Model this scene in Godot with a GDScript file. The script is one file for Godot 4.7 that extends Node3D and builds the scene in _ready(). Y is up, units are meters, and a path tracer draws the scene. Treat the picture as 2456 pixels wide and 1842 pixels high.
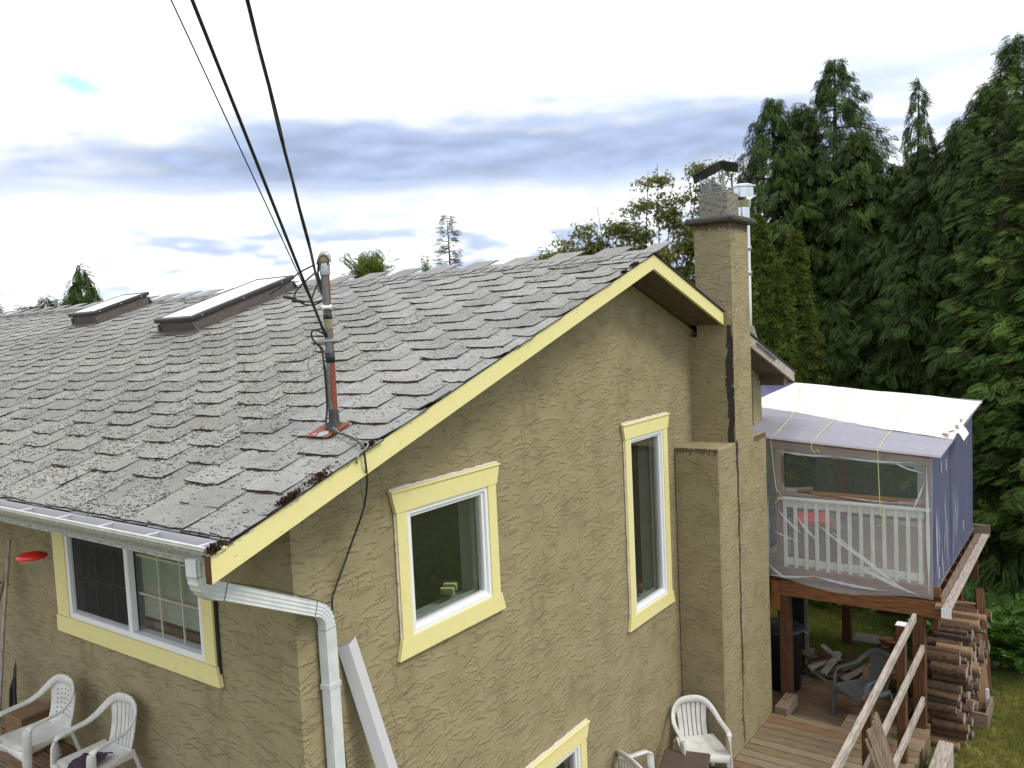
extends Node3D
# A house gable, its shingled roof, a tarped side balcony, decks and cedars. Deck boards lie at y = 0; the gable wall is the plane z = 0.

var rng := RandomNumberGenerator.new()
var M := {}          # materials by name
var used := {}       # names taken at top level
const SLOPE := 0.33541
const RIDGE := Vector3(3.991, 5.440, 0.0)


func _ready() -> void:
	rng.seed = 20180604
	# ---- camera
	var cam := Camera3D.new()
	cam.name = "camera"
	cam.transform = Transform3D(Basis(Vector3(0.5826065, -0.0465046, 0.8114228), Vector3(0.0844283, 0.9964234, -0.0035126), Vector3(-0.8083573, 0.0705535, 0.584449)), Vector3(-3.0242, 4.8475, 3.8130))
	cam.fov = 49.824
	cam.near = 0.05
	cam.far = 600.0
	add_child(cam)
	cam.current = true
	# ---- sky and exposure
	var env := Environment.new()
	env.background_mode = Environment.BG_SKY
	var sky := Sky.new()
	var pano := PanoramaSkyMaterial.new()
	pano.panorama = cloud_panorama()
	sky.sky_material = pano
	env.sky = sky
	env.tonemap_mode = Environment.TONE_MAPPER_LINEAR
	env.tonemap_exposure = 1.08
	env.sdfgi_enabled = true
	env.ssao_enabled = true
	env.ssil_enabled = true
	var we := WorldEnvironment.new()
	we.name = "world_environment"
	we.environment = env
	add_child(we)
	# ---- the sun behind thin cloud, high over the right shoulder
	var sun := DirectionalLight3D.new()
	sun.name = "sun"
	sun.light_color = Color(1.0, 0.965, 0.9)
	sun.light_energy = 0.55
	sun.light_angular_distance = 16.0
	sun.shadow_enabled = true
	add_child(sun)
	sun.look_at_from_position(Vector3.ZERO, -Vector3(0.06, 0.80, 0.60))
	make_materials()
	# ---- setting and large structure
	build_ground()
	build_house()
	build_roof()
	build_chimney()
	build_balcony()
	build_decks()
	build_trees()
	# ---- objects
	build_windows()
	build_mast()
	build_gutters()
	build_chairs()
	build_yard()
	build_small()


# ------------------------------------------------------------------ sky
func cloud_panorama() -> ImageTexture:
	var w := 2048
	var h := 1024
	var n1 := FastNoiseLite.new()
	n1.seed = 11
	n1.frequency = 1.0
	n1.fractal_octaves = 5
	var n2 := FastNoiseLite.new()
	n2.seed = 47
	n2.frequency = 1.0
	n2.fractal_octaves = 4
	var px := PackedFloat32Array()
	px.resize(w * h * 3)
	for j in h:
		var e := (0.5 - (j + 0.5) / h) * PI
		if e < -0.03:
			for i in w:
				var q := (j * w + i) * 3
				px[q] = 0.34
				px[q + 1] = 0.34
				px[q + 2] = 0.3
			continue
		var ce := cos(e)
		var deg := rad_to_deg(e)
		for i in w:
			var a := wrapf((i + 0.5) / w * TAU, -PI, PI)   # bearing from -z towards +x
			var d := Vector3(sin(a) * ce, sin(e), -cos(a) * ce)
			# cloud layers flatten towards the horizon: look the noise up on a plane overhead
			var up := maxf(d.y, 0.0) + 0.16
			var p := Vector3(d.x / up, d.z / up, 0.0)
			var big := n1.get_noise_3d(p.x * 0.30 + 3.1, p.y * 0.30 - 1.7, 0.4)
			var wisp := n2.get_noise_3d(d.x * 4.0, d.y * 22.0, d.z * 4.0)
			var fine := n2.get_noise_3d(d.x * 11.0 + 5.0, d.y * 60.0, d.z * 11.0)
			# the low grey bank with its firm underside, and the thinner broken one under it
			var soft := n2.get_noise_3d(d.x * 2.2, d.y * 9.0, d.z * 2.2)
			var c1 := 10.4 + 0.7 * cos((a - 1.05) * 3.0) + 1.3 * soft + 0.5 * fine
			var off := deg - c1
			var bank := exp(-pow(off / (3.1 if off > 0.0 else 2.0), 2.0)) * (0.62 + 0.42 * cos((a - 1.0) * 3.0) + 0.6 * soft + 0.3 * fine + 0.25 * wisp)
			var low := exp(-pow((deg - 5.0 - 1.2 * soft) / 2.3, 2.0)) * (0.34 + 0.26 * cos((a - 1.15) * 3.0) + 1.1 * fine + 0.6 * wisp)
			var veil := clampf(0.9 * big + 0.9 * wisp + 0.5 * soft + 0.24, 0.0, 1.0) * smoothstep(48.0, 14.0, deg) * smoothstep(2.0, 8.0, deg)
			var dark := clampf(bank, 0.0, 1.0) * 0.98
			dark = maxf(dark, clampf(low, 0.0, 0.72))
			dark = smoothstep(0.04, 0.95, dark)
			var high := clampf(0.25 * big + 0.1 * wisp, -0.2, 0.2)
			var white := Vector3(1.36, 1.39, 1.43) * (1.0 + high)
			white = white.lerp(Vector3(0.74, 0.84, 0.97), veil * 0.95)
			white = white.lerp(Vector3(0.86, 0.95, 1.06), smoothstep(0.0, 0.5, fine * 1.5 + wisp) * smoothstep(24.0, 6.0, deg) * 0.7)
			var grey := Vector3(0.43, 0.53, 0.76) * (1.0 + 0.35 * fine + 0.2 * wisp)
			var c := white.lerp(grey, dark)
			# gaps of clear blue
			var gap := smoothstep(0.56, 0.66, n1.get_noise_3d(p.x * 0.55 + 20.0, p.y * 0.55, 3.0) + 0.12 * fine)
			var g2 := exp(-pow((a - 0.485) / 0.026, 2.0) - pow((deg - 15.4 - (a - 0.485) * -14.0) / 0.62, 2.0))
			c = c.lerp(Vector3(0.36, 0.9, 1.02), clampf(0.5 * gap * (1.0 - dark) * smoothstep(15.0, 22.0, deg) + 0.8 * g2, 0.0, 0.85))
			var q := (j * w + i) * 3
			px[q] = c.x
			px[q + 1] = c.y
			px[q + 2] = c.z
	return ImageTexture.create_from_image(Image.create_from_data(w, h, false, Image.FORMAT_RGBF, px.to_byte_array()))


# ------------------------------------------------------------------ scene tree helpers
func numbered(called: String) -> String:
	var n: int = used.get(called, 0)
	used[called] = n + 1
	return called if n == 0 else "%s_%03d" % [called, n]


func tag(o: Node, label: String, category: String, group := "", kind := "") -> Node:
	if label:
		o.set_meta("label", label)
	if category:
		o.set_meta("category", category)
	if group:
		o.set_meta("group", group)
	if kind:
		o.set_meta("kind", kind)
	return o


func thing(called: String, label: String, category: String, at := Vector3.ZERO, turn := 0.0, group := "") -> Node3D:
	var o := Node3D.new()
	o.name = numbered(called)
	add_child(o)
	o.position = at
	o.rotation.y = turn
	tag(o, label, category, group)
	return o


func copy_thing(o: Node3D, label: String, at: Vector3, turn: float) -> Node3D:
	var c: Node3D = o.duplicate()
	c.name = numbered(String(o.name).rstrip("0123456789").rstrip("_"))
	add_child(c)
	c.position = at
	c.rotation.y = turn
	c.set_meta("label", label)
	return c


func put(called: String, mesh: Mesh, mat: Material, parent: Node = null, xf := Transform3D.IDENTITY) -> MeshInstance3D:
	var o := MeshInstance3D.new()
	o.mesh = mesh
	if mat:
		o.material_override = mat
	o.transform = xf
	if parent == null:
		o.name = numbered(called)
		add_child(o)
	else:
		o.name = called
		parent.add_child(o, true)
	return o


# ------------------------------------------------------------------ mesh building
class MB:
	var st := SurfaceTool.new()
	var flat := true

	func _init() -> void:
		st.begin(Mesh.PRIMITIVE_TRIANGLES)

	func col(c: Color) -> MB:
		st.set_color(c)
		return self

	func tri(a: Vector3, b: Vector3, c: Vector3) -> void:   # counter-clockwise seen from outside
		st.set_smooth_group(-1 if flat else 0)
		st.add_vertex(a)
		st.add_vertex(c)
		st.add_vertex(b)

	func quad(a: Vector3, b: Vector3, c: Vector3, d: Vector3) -> void:
		tri(a, b, c)
		tri(a, c, d)

	func mesh() -> ArrayMesh:
		st.generate_normals()
		return st.commit()

	func add_to(m: ArrayMesh) -> ArrayMesh:
		st.generate_normals()
		return st.commit(m)

	func box(c: Vector3, s: Vector3, bev := 0.0, b := Basis.IDENTITY) -> MB:
		flat = true
		var h := s * 0.5
		if bev <= 0.0:
			var p: Array[Vector3] = []
			for k in 8:
				p.append(c + b * Vector3(h.x if k & 1 else -h.x, h.y if k & 2 else -h.y, h.z if k & 4 else -h.z))
			quad(p[4], p[5], p[7], p[6])
			quad(p[1], p[0], p[2], p[3])
			quad(p[5], p[1], p[3], p[7])
			quad(p[0], p[4], p[6], p[2])
			quad(p[6], p[7], p[3], p[2])
			quad(p[0], p[1], p[5], p[4])
			return self
		var i := h - Vector3(bev, bev, bev)
		var v := {}
		for sx in [-1, 1]:
			for sy in [-1, 1]:
				for sz in [-1, 1]:
					var key := Vector3i(sx, sy, sz)
					v[key] = [c + b * Vector3(sx * h.x, sy * i.y, sz * i.z), c + b * Vector3(sx * i.x, sy * h.y, sz * i.z), c + b * Vector3(sx * i.x, sy * i.y, sz * h.z)]
		for ax in 3:
			for s1 in [-1, 1]:
				var k: Array[Vector3i] = []
				for q in [[-1, -1], [1, -1], [1, 1], [-1, 1]]:
					var w := Vector3i.ZERO
					w[ax] = s1
					w[(ax + 1) % 3] = q[0]
					w[(ax + 2) % 3] = q[1]
					k.append(w)
				if s1 > 0:
					quad(v[k[0]][ax], v[k[1]][ax], v[k[2]][ax], v[k[3]][ax])
				else:
					quad(v[k[3]][ax], v[k[2]][ax], v[k[1]][ax], v[k[0]][ax])
			for s1 in [-1, 1]:
				for s2 in [-1, 1]:
					var a := Vector3i.ZERO
					a[(ax + 1) % 3] = s1
					a[(ax + 2) % 3] = s2
					var e := a
					a[ax] = -1
					e[ax] = 1
					var m1 := (ax + 1) % 3
					var m2 := (ax + 2) % 3
					if s1 * s2 < 0:
						quad(v[a][m1], v[e][m1], v[e][m2], v[a][m2])
					else:
						quad(v[a][m2], v[e][m2], v[e][m1], v[a][m1])
		for key in v:
			if key.x * key.y * key.z > 0:
				tri(v[key][0], v[key][1], v[key][2])
			else:
				tri(v[key][0], v[key][2], v[key][1])
		return self

	func sweep(pts: Array, ring: Array, up: Vector3, scales: Array = [], caps := true, smooth := false) -> MB:   # ring: Vector2 (side, up), counter-clockwise
		flat = not smooth
		var rows: Array = []
		var n := pts.size()
		for i in n:
			var t: Vector3 = (pts[mini(i + 1, n - 1)] - pts[maxi(i - 1, 0)]).normalized()
			var side := t.cross(up)
			side = side.normalized() if side.length() > 0.02 else t.cross(Vector3(0.3, 0.2, 0.93)).normalized()
			var u := side.cross(t)
			var s: Vector2 = Vector2.ONE if scales.is_empty() else (scales[i] if scales[i] is Vector2 else Vector2(scales[i], scales[i]))
			var row: Array[Vector3] = []
			for r in ring:
				row.append(pts[i] + side * r.x * s.x + u * r.y * s.y)
			rows.append(row)
		var m := ring.size()
		for i in n - 1:
			for j in m:
				var k := (j + 1) % m
				quad(rows[i][j], rows[i + 1][j], rows[i + 1][k], rows[i][k])
		flat = true
		if caps:
			for j in range(1, m - 1):
				tri(rows[0][0], rows[0][j], rows[0][j + 1])
				tri(rows[n - 1][0], rows[n - 1][j + 1], rows[n - 1][j])
		return self

	func tube(pts: Array, r: float, sides := 8, scales: Array = []) -> MB:
		var ring: Array = []
		for k in sides:
			ring.append(Vector2(cos(TAU * k / sides), sin(TAU * k / sides)) * r)
		var t: Vector3 = (pts[pts.size() - 1] - pts[0]).normalized()
		var up := Vector3.UP if absf(t.y) < 0.8 else Vector3(0.31, 0.05, 0.95)
		# flip so that faces look outwards
		return sweep(pts, ring, up, scales, true, true)

	func lathe(profile: Array, sides := 20, c := Vector3.ZERO, b := Basis.IDENTITY, smooth := true, from := 0.0, to := TAU) -> MB:   # profile: Vector2 (radius, y) from bottom to top
		flat = not smooth
		for k in sides:
			var a0 := from + (to - from) * k / sides
			var a1 := from + (to - from) * (k + 1) / sides
			for i in profile.size() - 1:
				var p: Vector2 = profile[i]
				var q: Vector2 = profile[i + 1]
				quad(c + b * Vector3(cos(a0) * p.x, p.y, -sin(a0) * p.x), c + b * Vector3(cos(a1) * p.x, p.y, -sin(a1) * p.x), c + b * Vector3(cos(a1) * q.x, q.y, -sin(a1) * q.x), c + b * Vector3(cos(a0) * q.x, q.y, -sin(a0) * q.x))
		return self

	func prism(poly: Array, z0: float, z1: float, xf := Transform3D.IDENTITY) -> MB:   # polygon in xy, counter-clockwise, extruded along z
		flat = true
		var pv := PackedVector2Array(poly)
		var ix := Geometry2D.triangulate_polygon(pv)
		for k in range(0, ix.size(), 3):
			var a := pv[ix[k]]
			var b := pv[ix[k + 1]]
			var c := pv[ix[k + 2]]
			if (b - a).cross(c - a) < 0.0:
				var t := b
				b = c
				c = t
			tri(xf * Vector3(a.x, a.y, z1), xf * Vector3(b.x, b.y, z1), xf * Vector3(c.x, c.y, z1))
			tri(xf * Vector3(a.x, a.y, z0), xf * Vector3(c.x, c.y, z0), xf * Vector3(b.x, b.y, z0))
		for k in pv.size():
			var a := pv[k]
			var b := pv[(k + 1) % pv.size()]
			quad(xf * Vector3(a.x, a.y, z0), xf * Vector3(b.x, b.y, z0), xf * Vector3(b.x, b.y, z1), xf * Vector3(a.x, a.y, z1))
		return self

	func sheet(f: Callable, nu: int, nv: int, th := 0.0, skip = null) -> MB:   # f(u, v) -> point, a surface patch with thickness
		flat = false
		var p: Array = []
		for i in nu + 1:
			var row: Array[Vector3] = []
			for j in nv + 1:
				row.append(f.call(float(i) / nu, float(j) / nv))
			p.append(row)
		var nrm := func(i: int, j: int) -> Vector3:
			var a: Vector3 = p[mini(i + 1, nu)][j] - p[maxi(i - 1, 0)][j]
			var b: Vector3 = p[i][mini(j + 1, nv)] - p[i][maxi(j - 1, 0)]
			return a.cross(b).normalized()
		for i in nu:
			for j in nv:
				if skip != null and skip.call(i, j):
					continue
				quad(p[i][j], p[i + 1][j], p[i + 1][j + 1], p[i][j + 1])
		if th > 0.0:
			var q: Array = []
			for i in nu + 1:
				var row: Array[Vector3] = []
				for j in nv + 1:
					row.append(p[i][j] - nrm.call(i, j) * th)
				q.append(row)
			st.set_smooth_group(1)
			for i in nu:
				for j in nv:
					if skip != null and skip.call(i, j):
						continue
					for t in [[q[i][j], q[i][j + 1], q[i + 1][j + 1]], [q[i][j], q[i + 1][j + 1], q[i + 1][j]]]:
						st.set_smooth_group(1)
						st.add_vertex(t[0])
						st.add_vertex(t[2])
						st.add_vertex(t[1])
			flat = true
			for i in nu:
				quad(q[i][0], q[i + 1][0], p[i + 1][0], p[i][0])
				quad(p[i][nv], p[i + 1][nv], q[i + 1][nv], q[i][nv])
			for j in nv:
				quad(p[0][j], p[0][j + 1], q[0][j + 1], q[0][j])
				quad(q[nu][j], q[nu][j + 1], p[nu][j + 1], p[nu][j])
		return self


func box_part(called: String, c: Vector3, s: Vector3, mat: Material, parent: Node = null, bev := 0.004, b := Basis.IDENTITY) -> MeshInstance3D:
	return put(called, MB.new().box(Vector3.ZERO, s, minf(bev, minf(s.x, minf(s.y, s.z)) * 0.3), Basis.IDENTITY).mesh(), mat, parent, Transform3D(b, c))


func tube_part(called: String, pts: Array, r: float, mat: Material, parent: Node = null, sides := 8) -> MeshInstance3D:
	return put(called, MB.new().tube(pts, r, sides).mesh(), mat, parent)


func smooth_path(pts: Array, steps := 6) -> Array:   # a Catmull-Rom curve through the points
	var out: Array = []
	var n := pts.size()
	for i in n - 1:
		var a: Vector3 = pts[maxi(i - 1, 0)]
		var b: Vector3 = pts[i]
		var c: Vector3 = pts[i + 1]
		var d: Vector3 = pts[mini(i + 2, n - 1)]
		for k in steps:
			out.append(b.cubic_interpolate(c, a, d, float(k) / steps))
	out.append(pts[n - 1])
	return out


func beam_between(called: String, a: Vector3, b: Vector3, w: float, h: float, mat: Material, parent: Node = null, up := Vector3.UP, bev := 0.004) -> MeshInstance3D:   # a board from a to b: local x runs along it
	var x := (b - a).normalized()
	var z := x.cross(up).normalized()
	var y := z.cross(x)
	return put(called, MB.new().box(Vector3.ZERO, Vector3(a.distance_to(b), h, w), bev).mesh(), mat, parent, Transform3D(Basis(x, y, z), (a + b) * 0.5))


# ------------------------------------------------------------------ materials
func noise_tex(seed_: int, freq: float, ramp: Array, size := 512, octaves := 4, type := FastNoiseLite.TYPE_SIMPLEX_SMOOTH) -> NoiseTexture2D:
	var n := FastNoiseLite.new()
	n.seed = seed_
	n.noise_type = type
	n.frequency = freq
	n.fractal_octaves = octaves
	var t := NoiseTexture2D.new()
	t.width = size
	t.height = size
	t.seamless = true
	t.noise = n
	if not ramp.is_empty():
		var g := Gradient.new()
		var offs := PackedFloat32Array()
		var cols := PackedColorArray()
		for r in ramp:
			offs.append(r[0])
			cols.append(r[1])
		g.offsets = offs
		g.colors = cols
		t.color_ramp = g
	return t


func lin(r: float, g: float, b: float, a := 1.0) -> Color:
	var c := Color(r, g, b).linear_to_srgb()
	c.a = a
	return c


func mat(called: String, color: Color, rough := 0.8, tex: Texture2D = null, scale := Vector3.ONE, bump: Texture2D = null, bump_cm := 0.2, world := true) -> StandardMaterial3D:
	var m := StandardMaterial3D.new()
	m.resource_name = called
	m.albedo_color = color
	m.roughness = rough
	if tex or bump:
		m.uv1_triplanar = true
		m.uv1_world_triplanar = world
		m.uv1_scale = scale
		m.uv1_triplanar_sharpness = 8.0
	if tex:
		m.albedo_texture = tex
	if bump:
		m.heightmap_enabled = true
		m.heightmap_texture = bump
		m.heightmap_scale = bump_cm
	M[called] = m
	return m


func float_image(px: PackedFloat32Array, w: int, h: int) -> ImageTexture:
	return ImageTexture.create_from_image(Image.create_from_data(w, h, false, Image.FORMAT_RF, px.to_byte_array()))


func stucco_height(size: int) -> ImageTexture:   # trowelled stucco: ragged lips of plaster, each rising slowly and breaking off on its lower edge
	var px := PackedFloat32Array()
	px.resize(size * size)
	var n := FastNoiseLite.new()
	n.seed = 5
	n.frequency = 0.03
	n.fractal_octaves = 4
	for k in size * size:
		px[k] = 0.05 * n.get_noise_2d(k % size, k / size)
	var r := RandomNumberGenerator.new()
	r.seed = 77
	for s in 620:
		var cx := r.randf() * size
		var cy := r.randf() * size
		var len_ := r.randf_range(14.0, 74.0) * (1.4 if r.randf() < 0.2 else 1.0)
		var wid := r.randf_range(9.0, 26.0)
		var ang := r.randf_range(-0.42, 0.30)
		if r.randf() < 0.13:
			ang += PI * 0.5
		var top := r.randf_range(0.25, 1.0)
		var bow := r.randf_range(-0.004, 0.004)
		var ca := cos(ang)
		var sa := sin(ang)
		var rough_seed := r.randf() * 900.0
		var flip := -1.0 if r.randf() < 0.2 else 1.0
		for iu in range(-int(len_), int(len_) + 1):
			var u := float(iu)
			var env := 1.0 - pow(absf(u / len_), 3.0)
			var rag := 4.5 * n.get_noise_2d(u * 3.0 + rough_seed, rough_seed) + 3.0 * n.get_noise_2d(u * 12.0, rough_seed + 50.0)
			var edge := bow * u * u + rag
			# a gap where the lip is broken
			if n.get_noise_2d(u * 1.6 + rough_seed * 2.0, 300.0) > 0.25:
				continue
			for iv in range(-int(wid), 4):
				var v := float(iv)
				var hgt := 0.0
				if v <= 0.0:
					hgt = pow(1.0 + v / wid, 1.7)
				else:
					hgt = 1.0 - v / 2.5
				hgt *= env * top
				if hgt <= 0.0:
					continue
				var vv := (v + edge) * flip
				var x := posmod(int(cx + u * ca - vv * sa), size)
				var y := posmod(int(cy + u * sa + vv * ca), size)
				var q := y * size + x
				if px[q] < hgt:
					px[q] = hgt
	# pits
	for s in 380:
		var cx := r.randi() % size
		var cy := r.randi() % size
		var rr := r.randf_range(1.5, 4.0)
		for dx in range(-4, 5):
			for dy in range(-4, 5):
				if dx * dx + dy * dy < rr * rr:
					var q := posmod(cy + dy, size) * size + posmod(cx + dx, size)
					px[q] -= 0.25
	return float_image(px, size, size)


func shingle_image(size: int, flecks: int, seed_: int, base: Color) -> ImageTexture:   # mineral granules with dark dashes where the granules have worn off
	var im := Image.create(size, size, false, Image.FORMAT_RGB8)
	var r := RandomNumberGenerator.new()
	r.seed = seed_
	var n := FastNoiseLite.new()
	n.seed = seed_
	n.frequency = 0.008
	n.fractal_octaves = 4
	var data := PackedByteArray()
	data.resize(size * size * 3)
	for j in size:
		for i in size:
			var big := 1.0 + 0.12 * n.get_noise_2d(i, j)
			var g := big * (1.0 + r.randf_range(-0.17, 0.17))
			var q := (j * size + i) * 3
			data[q] = int(clampf(base.r * g, 0.0, 1.0) * 255.0)
			data[q + 1] = int(clampf(base.g * g, 0.0, 1.0) * 255.0)
			data[q + 2] = int(clampf(base.b * g, 0.0, 1.0) * 255.0)
	for f in flecks:
		var cx := r.randf() * size
		var cy := r.randf() * size
		var dens := n.get_noise_2d(cx * 1.0, cy * 1.0)
		if dens < r.randf_range(-0.35, 0.25):
			continue
		var len_ := int(r.randf_range(2.0, 9.0) * r.randf_range(0.6, 1.6))
		var x := cx
		var wide := 1 + int(r.randf() * 2.6)
		var tone := r.randf_range(0.16, 0.6)
		var brown := r.randf() * 0.06
		for k in len_:
			x += r.randf_range(-0.8, 0.8)
			for d in wide:
				var q := (posmod(int(cy) + k, size) * size + posmod(int(x) + d, size)) * 3
				data[q] = int(base.r * (tone + brown) * 255.0)
				data[q + 1] = int(base.g * tone * 255.0)
				data[q + 2] = int(base.b * tone * 255.0)
	return ImageTexture.create_from_image(Image.create_from_data(size, size, false, Image.FORMAT_RGB8, data))


func wood_set(called: String, dark: Color, mid: Color, pale: Color, seed_: int, rough := 0.85) -> void:   # three materials, the grain along x, y or z
	var t := noise_tex(seed_, 0.012, [[0.0, dark], [0.42, mid], [0.58, mid.lerp(pale, 0.6)], [1.0, pale]], 512, 5)
	var b := noise_tex(seed_ + 1, 0.02, [], 512, 4)
	for k in 3:
		var s := Vector3(9.0, 9.0, 9.0)
		s[k] = 0.55
		mat(called + "_" + "xyz"[k], Color.WHITE, rough, t, s, b, 0.12)


func leaf_mat(called: String, color: Color, back := 0.35) -> void:
	var m := mat(called, color, 0.62)
	m.vertex_color_use_as_albedo = true
	m.cull_mode = BaseMaterial3D.CULL_DISABLED
	m.backlight_enabled = true
	m.backlight = Color(back, back, back * 0.7)
	m.metallic_specular = 0.3


func make_materials() -> void:
	var stucco := stucco_height(1024)
	var tint := noise_tex(3, 0.006, [[0.0, Color(0.88, 0.87, 0.845)], [0.32, Color(0.945, 0.94, 0.93)], [0.6, Color(0.985, 0.98, 0.975)], [1.0, Color(1, 1, 1)]], 512, 6)
	var sm := mat("stucco", lin(0.312, 0.270, 0.164), 0.93, tint, Vector3(0.62, 0.62, 0.62), stucco, 0.95)
	sm.metallic_specular = 0.3
	var wear := noise_tex(8, 0.02, [[0.0, Color(0.90, 0.90, 0.88)], [0.22, Color(0.985, 0.985, 0.97)], [1.0, Color(1, 1, 1)]], 512, 5)
	mat("yellow_paint", lin(0.76, 0.69, 0.33), 0.6, wear, Vector3(0.9, 0.9, 0.9), noise_tex(9, 0.05, []), 0.03)
	mat("yellow_side", lin(0.52, 0.45, 0.11), 0.7)
	mat("caulk", lin(0.72, 0.68, 0.62), 0.8, null, Vector3(6, 6, 6), noise_tex(10, 0.05, []), 0.5)
	mat("vinyl", lin(0.78, 0.80, 0.84), 0.35)
	mat("vinyl_grey", lin(0.30, 0.31, 0.33), 0.45)
	mat("sash_green", lin(0.30, 0.36, 0.33), 0.5)
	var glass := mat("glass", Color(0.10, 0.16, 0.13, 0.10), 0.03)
	glass.transparency = BaseMaterial3D.TRANSPARENCY_ALPHA
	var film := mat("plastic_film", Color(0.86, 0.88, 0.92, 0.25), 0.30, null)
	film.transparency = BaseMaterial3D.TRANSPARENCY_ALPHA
	var fold := mat("film_fold", Color(0.92, 0.93, 0.96, 0.42), 0.4, null)
	fold.transparency = BaseMaterial3D.TRANSPARENCY_ALPHA
	var corr := mat("clear_corrugated", Color(0.78, 0.78, 0.85, 0.40), 0.16, null)
	corr.transparency = BaseMaterial3D.TRANSPARENCY_ALPHA
	var purple := mat("purple_corrugated", Color(0.42, 0.43, 0.58, 0.50), 0.16, null)
	purple.transparency = BaseMaterial3D.TRANSPARENCY_ALPHA
	mat("clear_back", Color(0.50, 0.56, 0.54, 0.30), 0.2).transparency = BaseMaterial3D.TRANSPARENCY_ALPHA
	mat("vinyl_window", Color(0.50, 0.55, 0.55, 0.16), 0.12).transparency = BaseMaterial3D.TRANSPARENCY_ALPHA
	mat("dirt_refraction_tint", Color(0.20, 0.19, 0.22, 0.45), 0.8).transparency = BaseMaterial3D.TRANSPARENCY_ALPHA
	mat("screen", Color(0.13, 0.13, 0.14, 0.5), 0.7).transparency = BaseMaterial3D.TRANSPARENCY_ALPHA
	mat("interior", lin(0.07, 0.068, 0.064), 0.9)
	mat("blind", lin(0.36, 0.44, 0.39), 0.6)
	mat("peeled", lin(0.42, 0.42, 0.34), 0.8)
	mat("soffit", lin(0.13, 0.10, 0.065), 0.85, noise_tex(14, 0.02, [[0.0, Color(0.75, 0.74, 0.72)], [1.0, Color(1, 1, 1)]]), Vector3(0.8, 0.8, 0.8))
	var roof_base := Color(0.555, 0.555, 0.545)
	var s1 := shingle_image(1024, 9000, 21, roof_base)
	var s2 := shingle_image(1024, 34000, 22, roof_base * Color(0.98, 0.98, 0.97))
	var gran := noise_tex(24, 0.25, [], 512, 2)
	for k in 3:
		var f: float = [0.92, 0.965, 1.0][k]
		mat("shingle_%d" % k, Color(f, f, f * 1.005), 0.95, s1, Vector3(0.31, 0.31, 0.31), gran, 0.12)
		mat("shingle_worn_%d" % k, Color(f, f, f * 0.99), 0.95, s2, Vector3(0.29, 0.29, 0.29), gran, 0.15)
	mat("asphalt_edge", lin(0.022, 0.019, 0.018), 0.95)
	mat("roof_felt", lin(0.05, 0.047, 0.045), 0.95)
	mat("moss_brown", lin(0.135, 0.066, 0.020), 0.95, noise_tex(31, 0.08, [[0.0, Color(0.45, 0.4, 0.3)], [1.0, Color(1, 1, 1)]]), Vector3(5, 5, 5), noise_tex(32, 0.1, []), 1.2)
	mat("debris", lin(0.055, 0.03, 0.02), 0.95)
	mat("gutter_paint", lin(0.62, 0.64, 0.67), 0.42, noise_tex(34, 0.015, [[0.0, Color(0.55, 0.55, 0.53)], [0.4, Color(0.9, 0.9, 0.9)], [1.0, Color(1, 1, 1)]], 512, 6), Vector3(1.2, 3.0, 1.2))
	mat("gutter_dirty", lin(0.47, 0.475, 0.48), 0.6, noise_tex(35, 0.03, [[0.0, Color(0.55, 0.54, 0.52)], [0.4, Color(0.85, 0.85, 0.84)], [1.0, Color(1, 1, 1)]], 512, 6), Vector3(1.6, 4.0, 1.6))
	mat("downspout_paint", lin(0.66, 0.69, 0.72), 0.4, noise_tex(36, 0.012, [[0.0, Color(0.9, 0.9, 0.9)], [1.0, Color(1, 1, 1)]]), Vector3(1, 1, 1))
	mat("gutter_white", lin(0.56, 0.56, 0.60), 0.4)
	mat("dark_metal", lin(0.030, 0.027, 0.028), 0.45)
	mat("brown_flashing", lin(0.13, 0.105, 0.095), 0.55, noise_tex(37, 0.02, [[0.0, Color(0.75, 0.75, 0.75)], [1.0, Color(1, 1, 1)]]), Vector3(1.5, 1.5, 1.5))
	mat("skylight_pane", lin(0.75, 0.79, 0.84), 0.08)
	mat("grey_paint", lin(0.155, 0.165, 0.175), 0.5, noise_tex(38, 0.02, [[0.0, Color(0.8, 0.8, 0.78)], [1.0, Color(1, 1, 1)]]), Vector3(2, 2, 2))
	mat("rust_red", lin(0.25, 0.062, 0.030), 0.65, noise_tex(39, 0.02, [[0.0, Color(0.75, 0.72, 0.7)], [1.0, Color(1, 1, 1)]]), Vector3(3, 3, 3))
	mat("tan_paint", lin(0.24, 0.20, 0.13), 0.6)
	var gal := mat("galvanised", lin(0.48, 0.50, 0.52), 0.38, noise_tex(40, 0.03, [[0.0, Color(0.75, 0.76, 0.78)], [1.0, Color(1, 1, 1)]]), Vector3(2, 2, 2))
	gal.metallic = 0.75
	var steel := mat("stainless", lin(0.62, 0.64, 0.66), 0.14)
	steel.metallic = 1.0
	mat("black_rubber", lin(0.012, 0.012, 0.013), 0.6)
	mat("cable_black", lin(0.016, 0.015, 0.016), 0.5)
	mat("cable_grey", lin(0.24, 0.24, 0.24), 0.5)
	mat("porcelain", lin(0.75, 0.76, 0.78), 0.15)
	mat("concrete", lin(0.27, 0.255, 0.225), 0.95, noise_tex(41, 0.03, [[0.0, Color(0.5, 0.5, 0.49)], [0.45, Color(0.9, 0.89, 0.87)], [1.0, Color(1, 1, 1)]], 512, 6), Vector3(1.3, 1.3, 1.3), noise_tex(42, 0.08, []), 0.15)
	mat("concrete_cap", lin(0.15, 0.14, 0.125), 0.95, noise_tex(43, 0.04, [[0.0, Color(0.3, 0.3, 0.3)], [0.5, Color(0.8, 0.8, 0.8)], [1.0, Color(1, 1, 1)]], 512, 6), Vector3(1.8, 1.8, 1.8), noise_tex(42, 0.08, []), 1.0)
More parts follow.
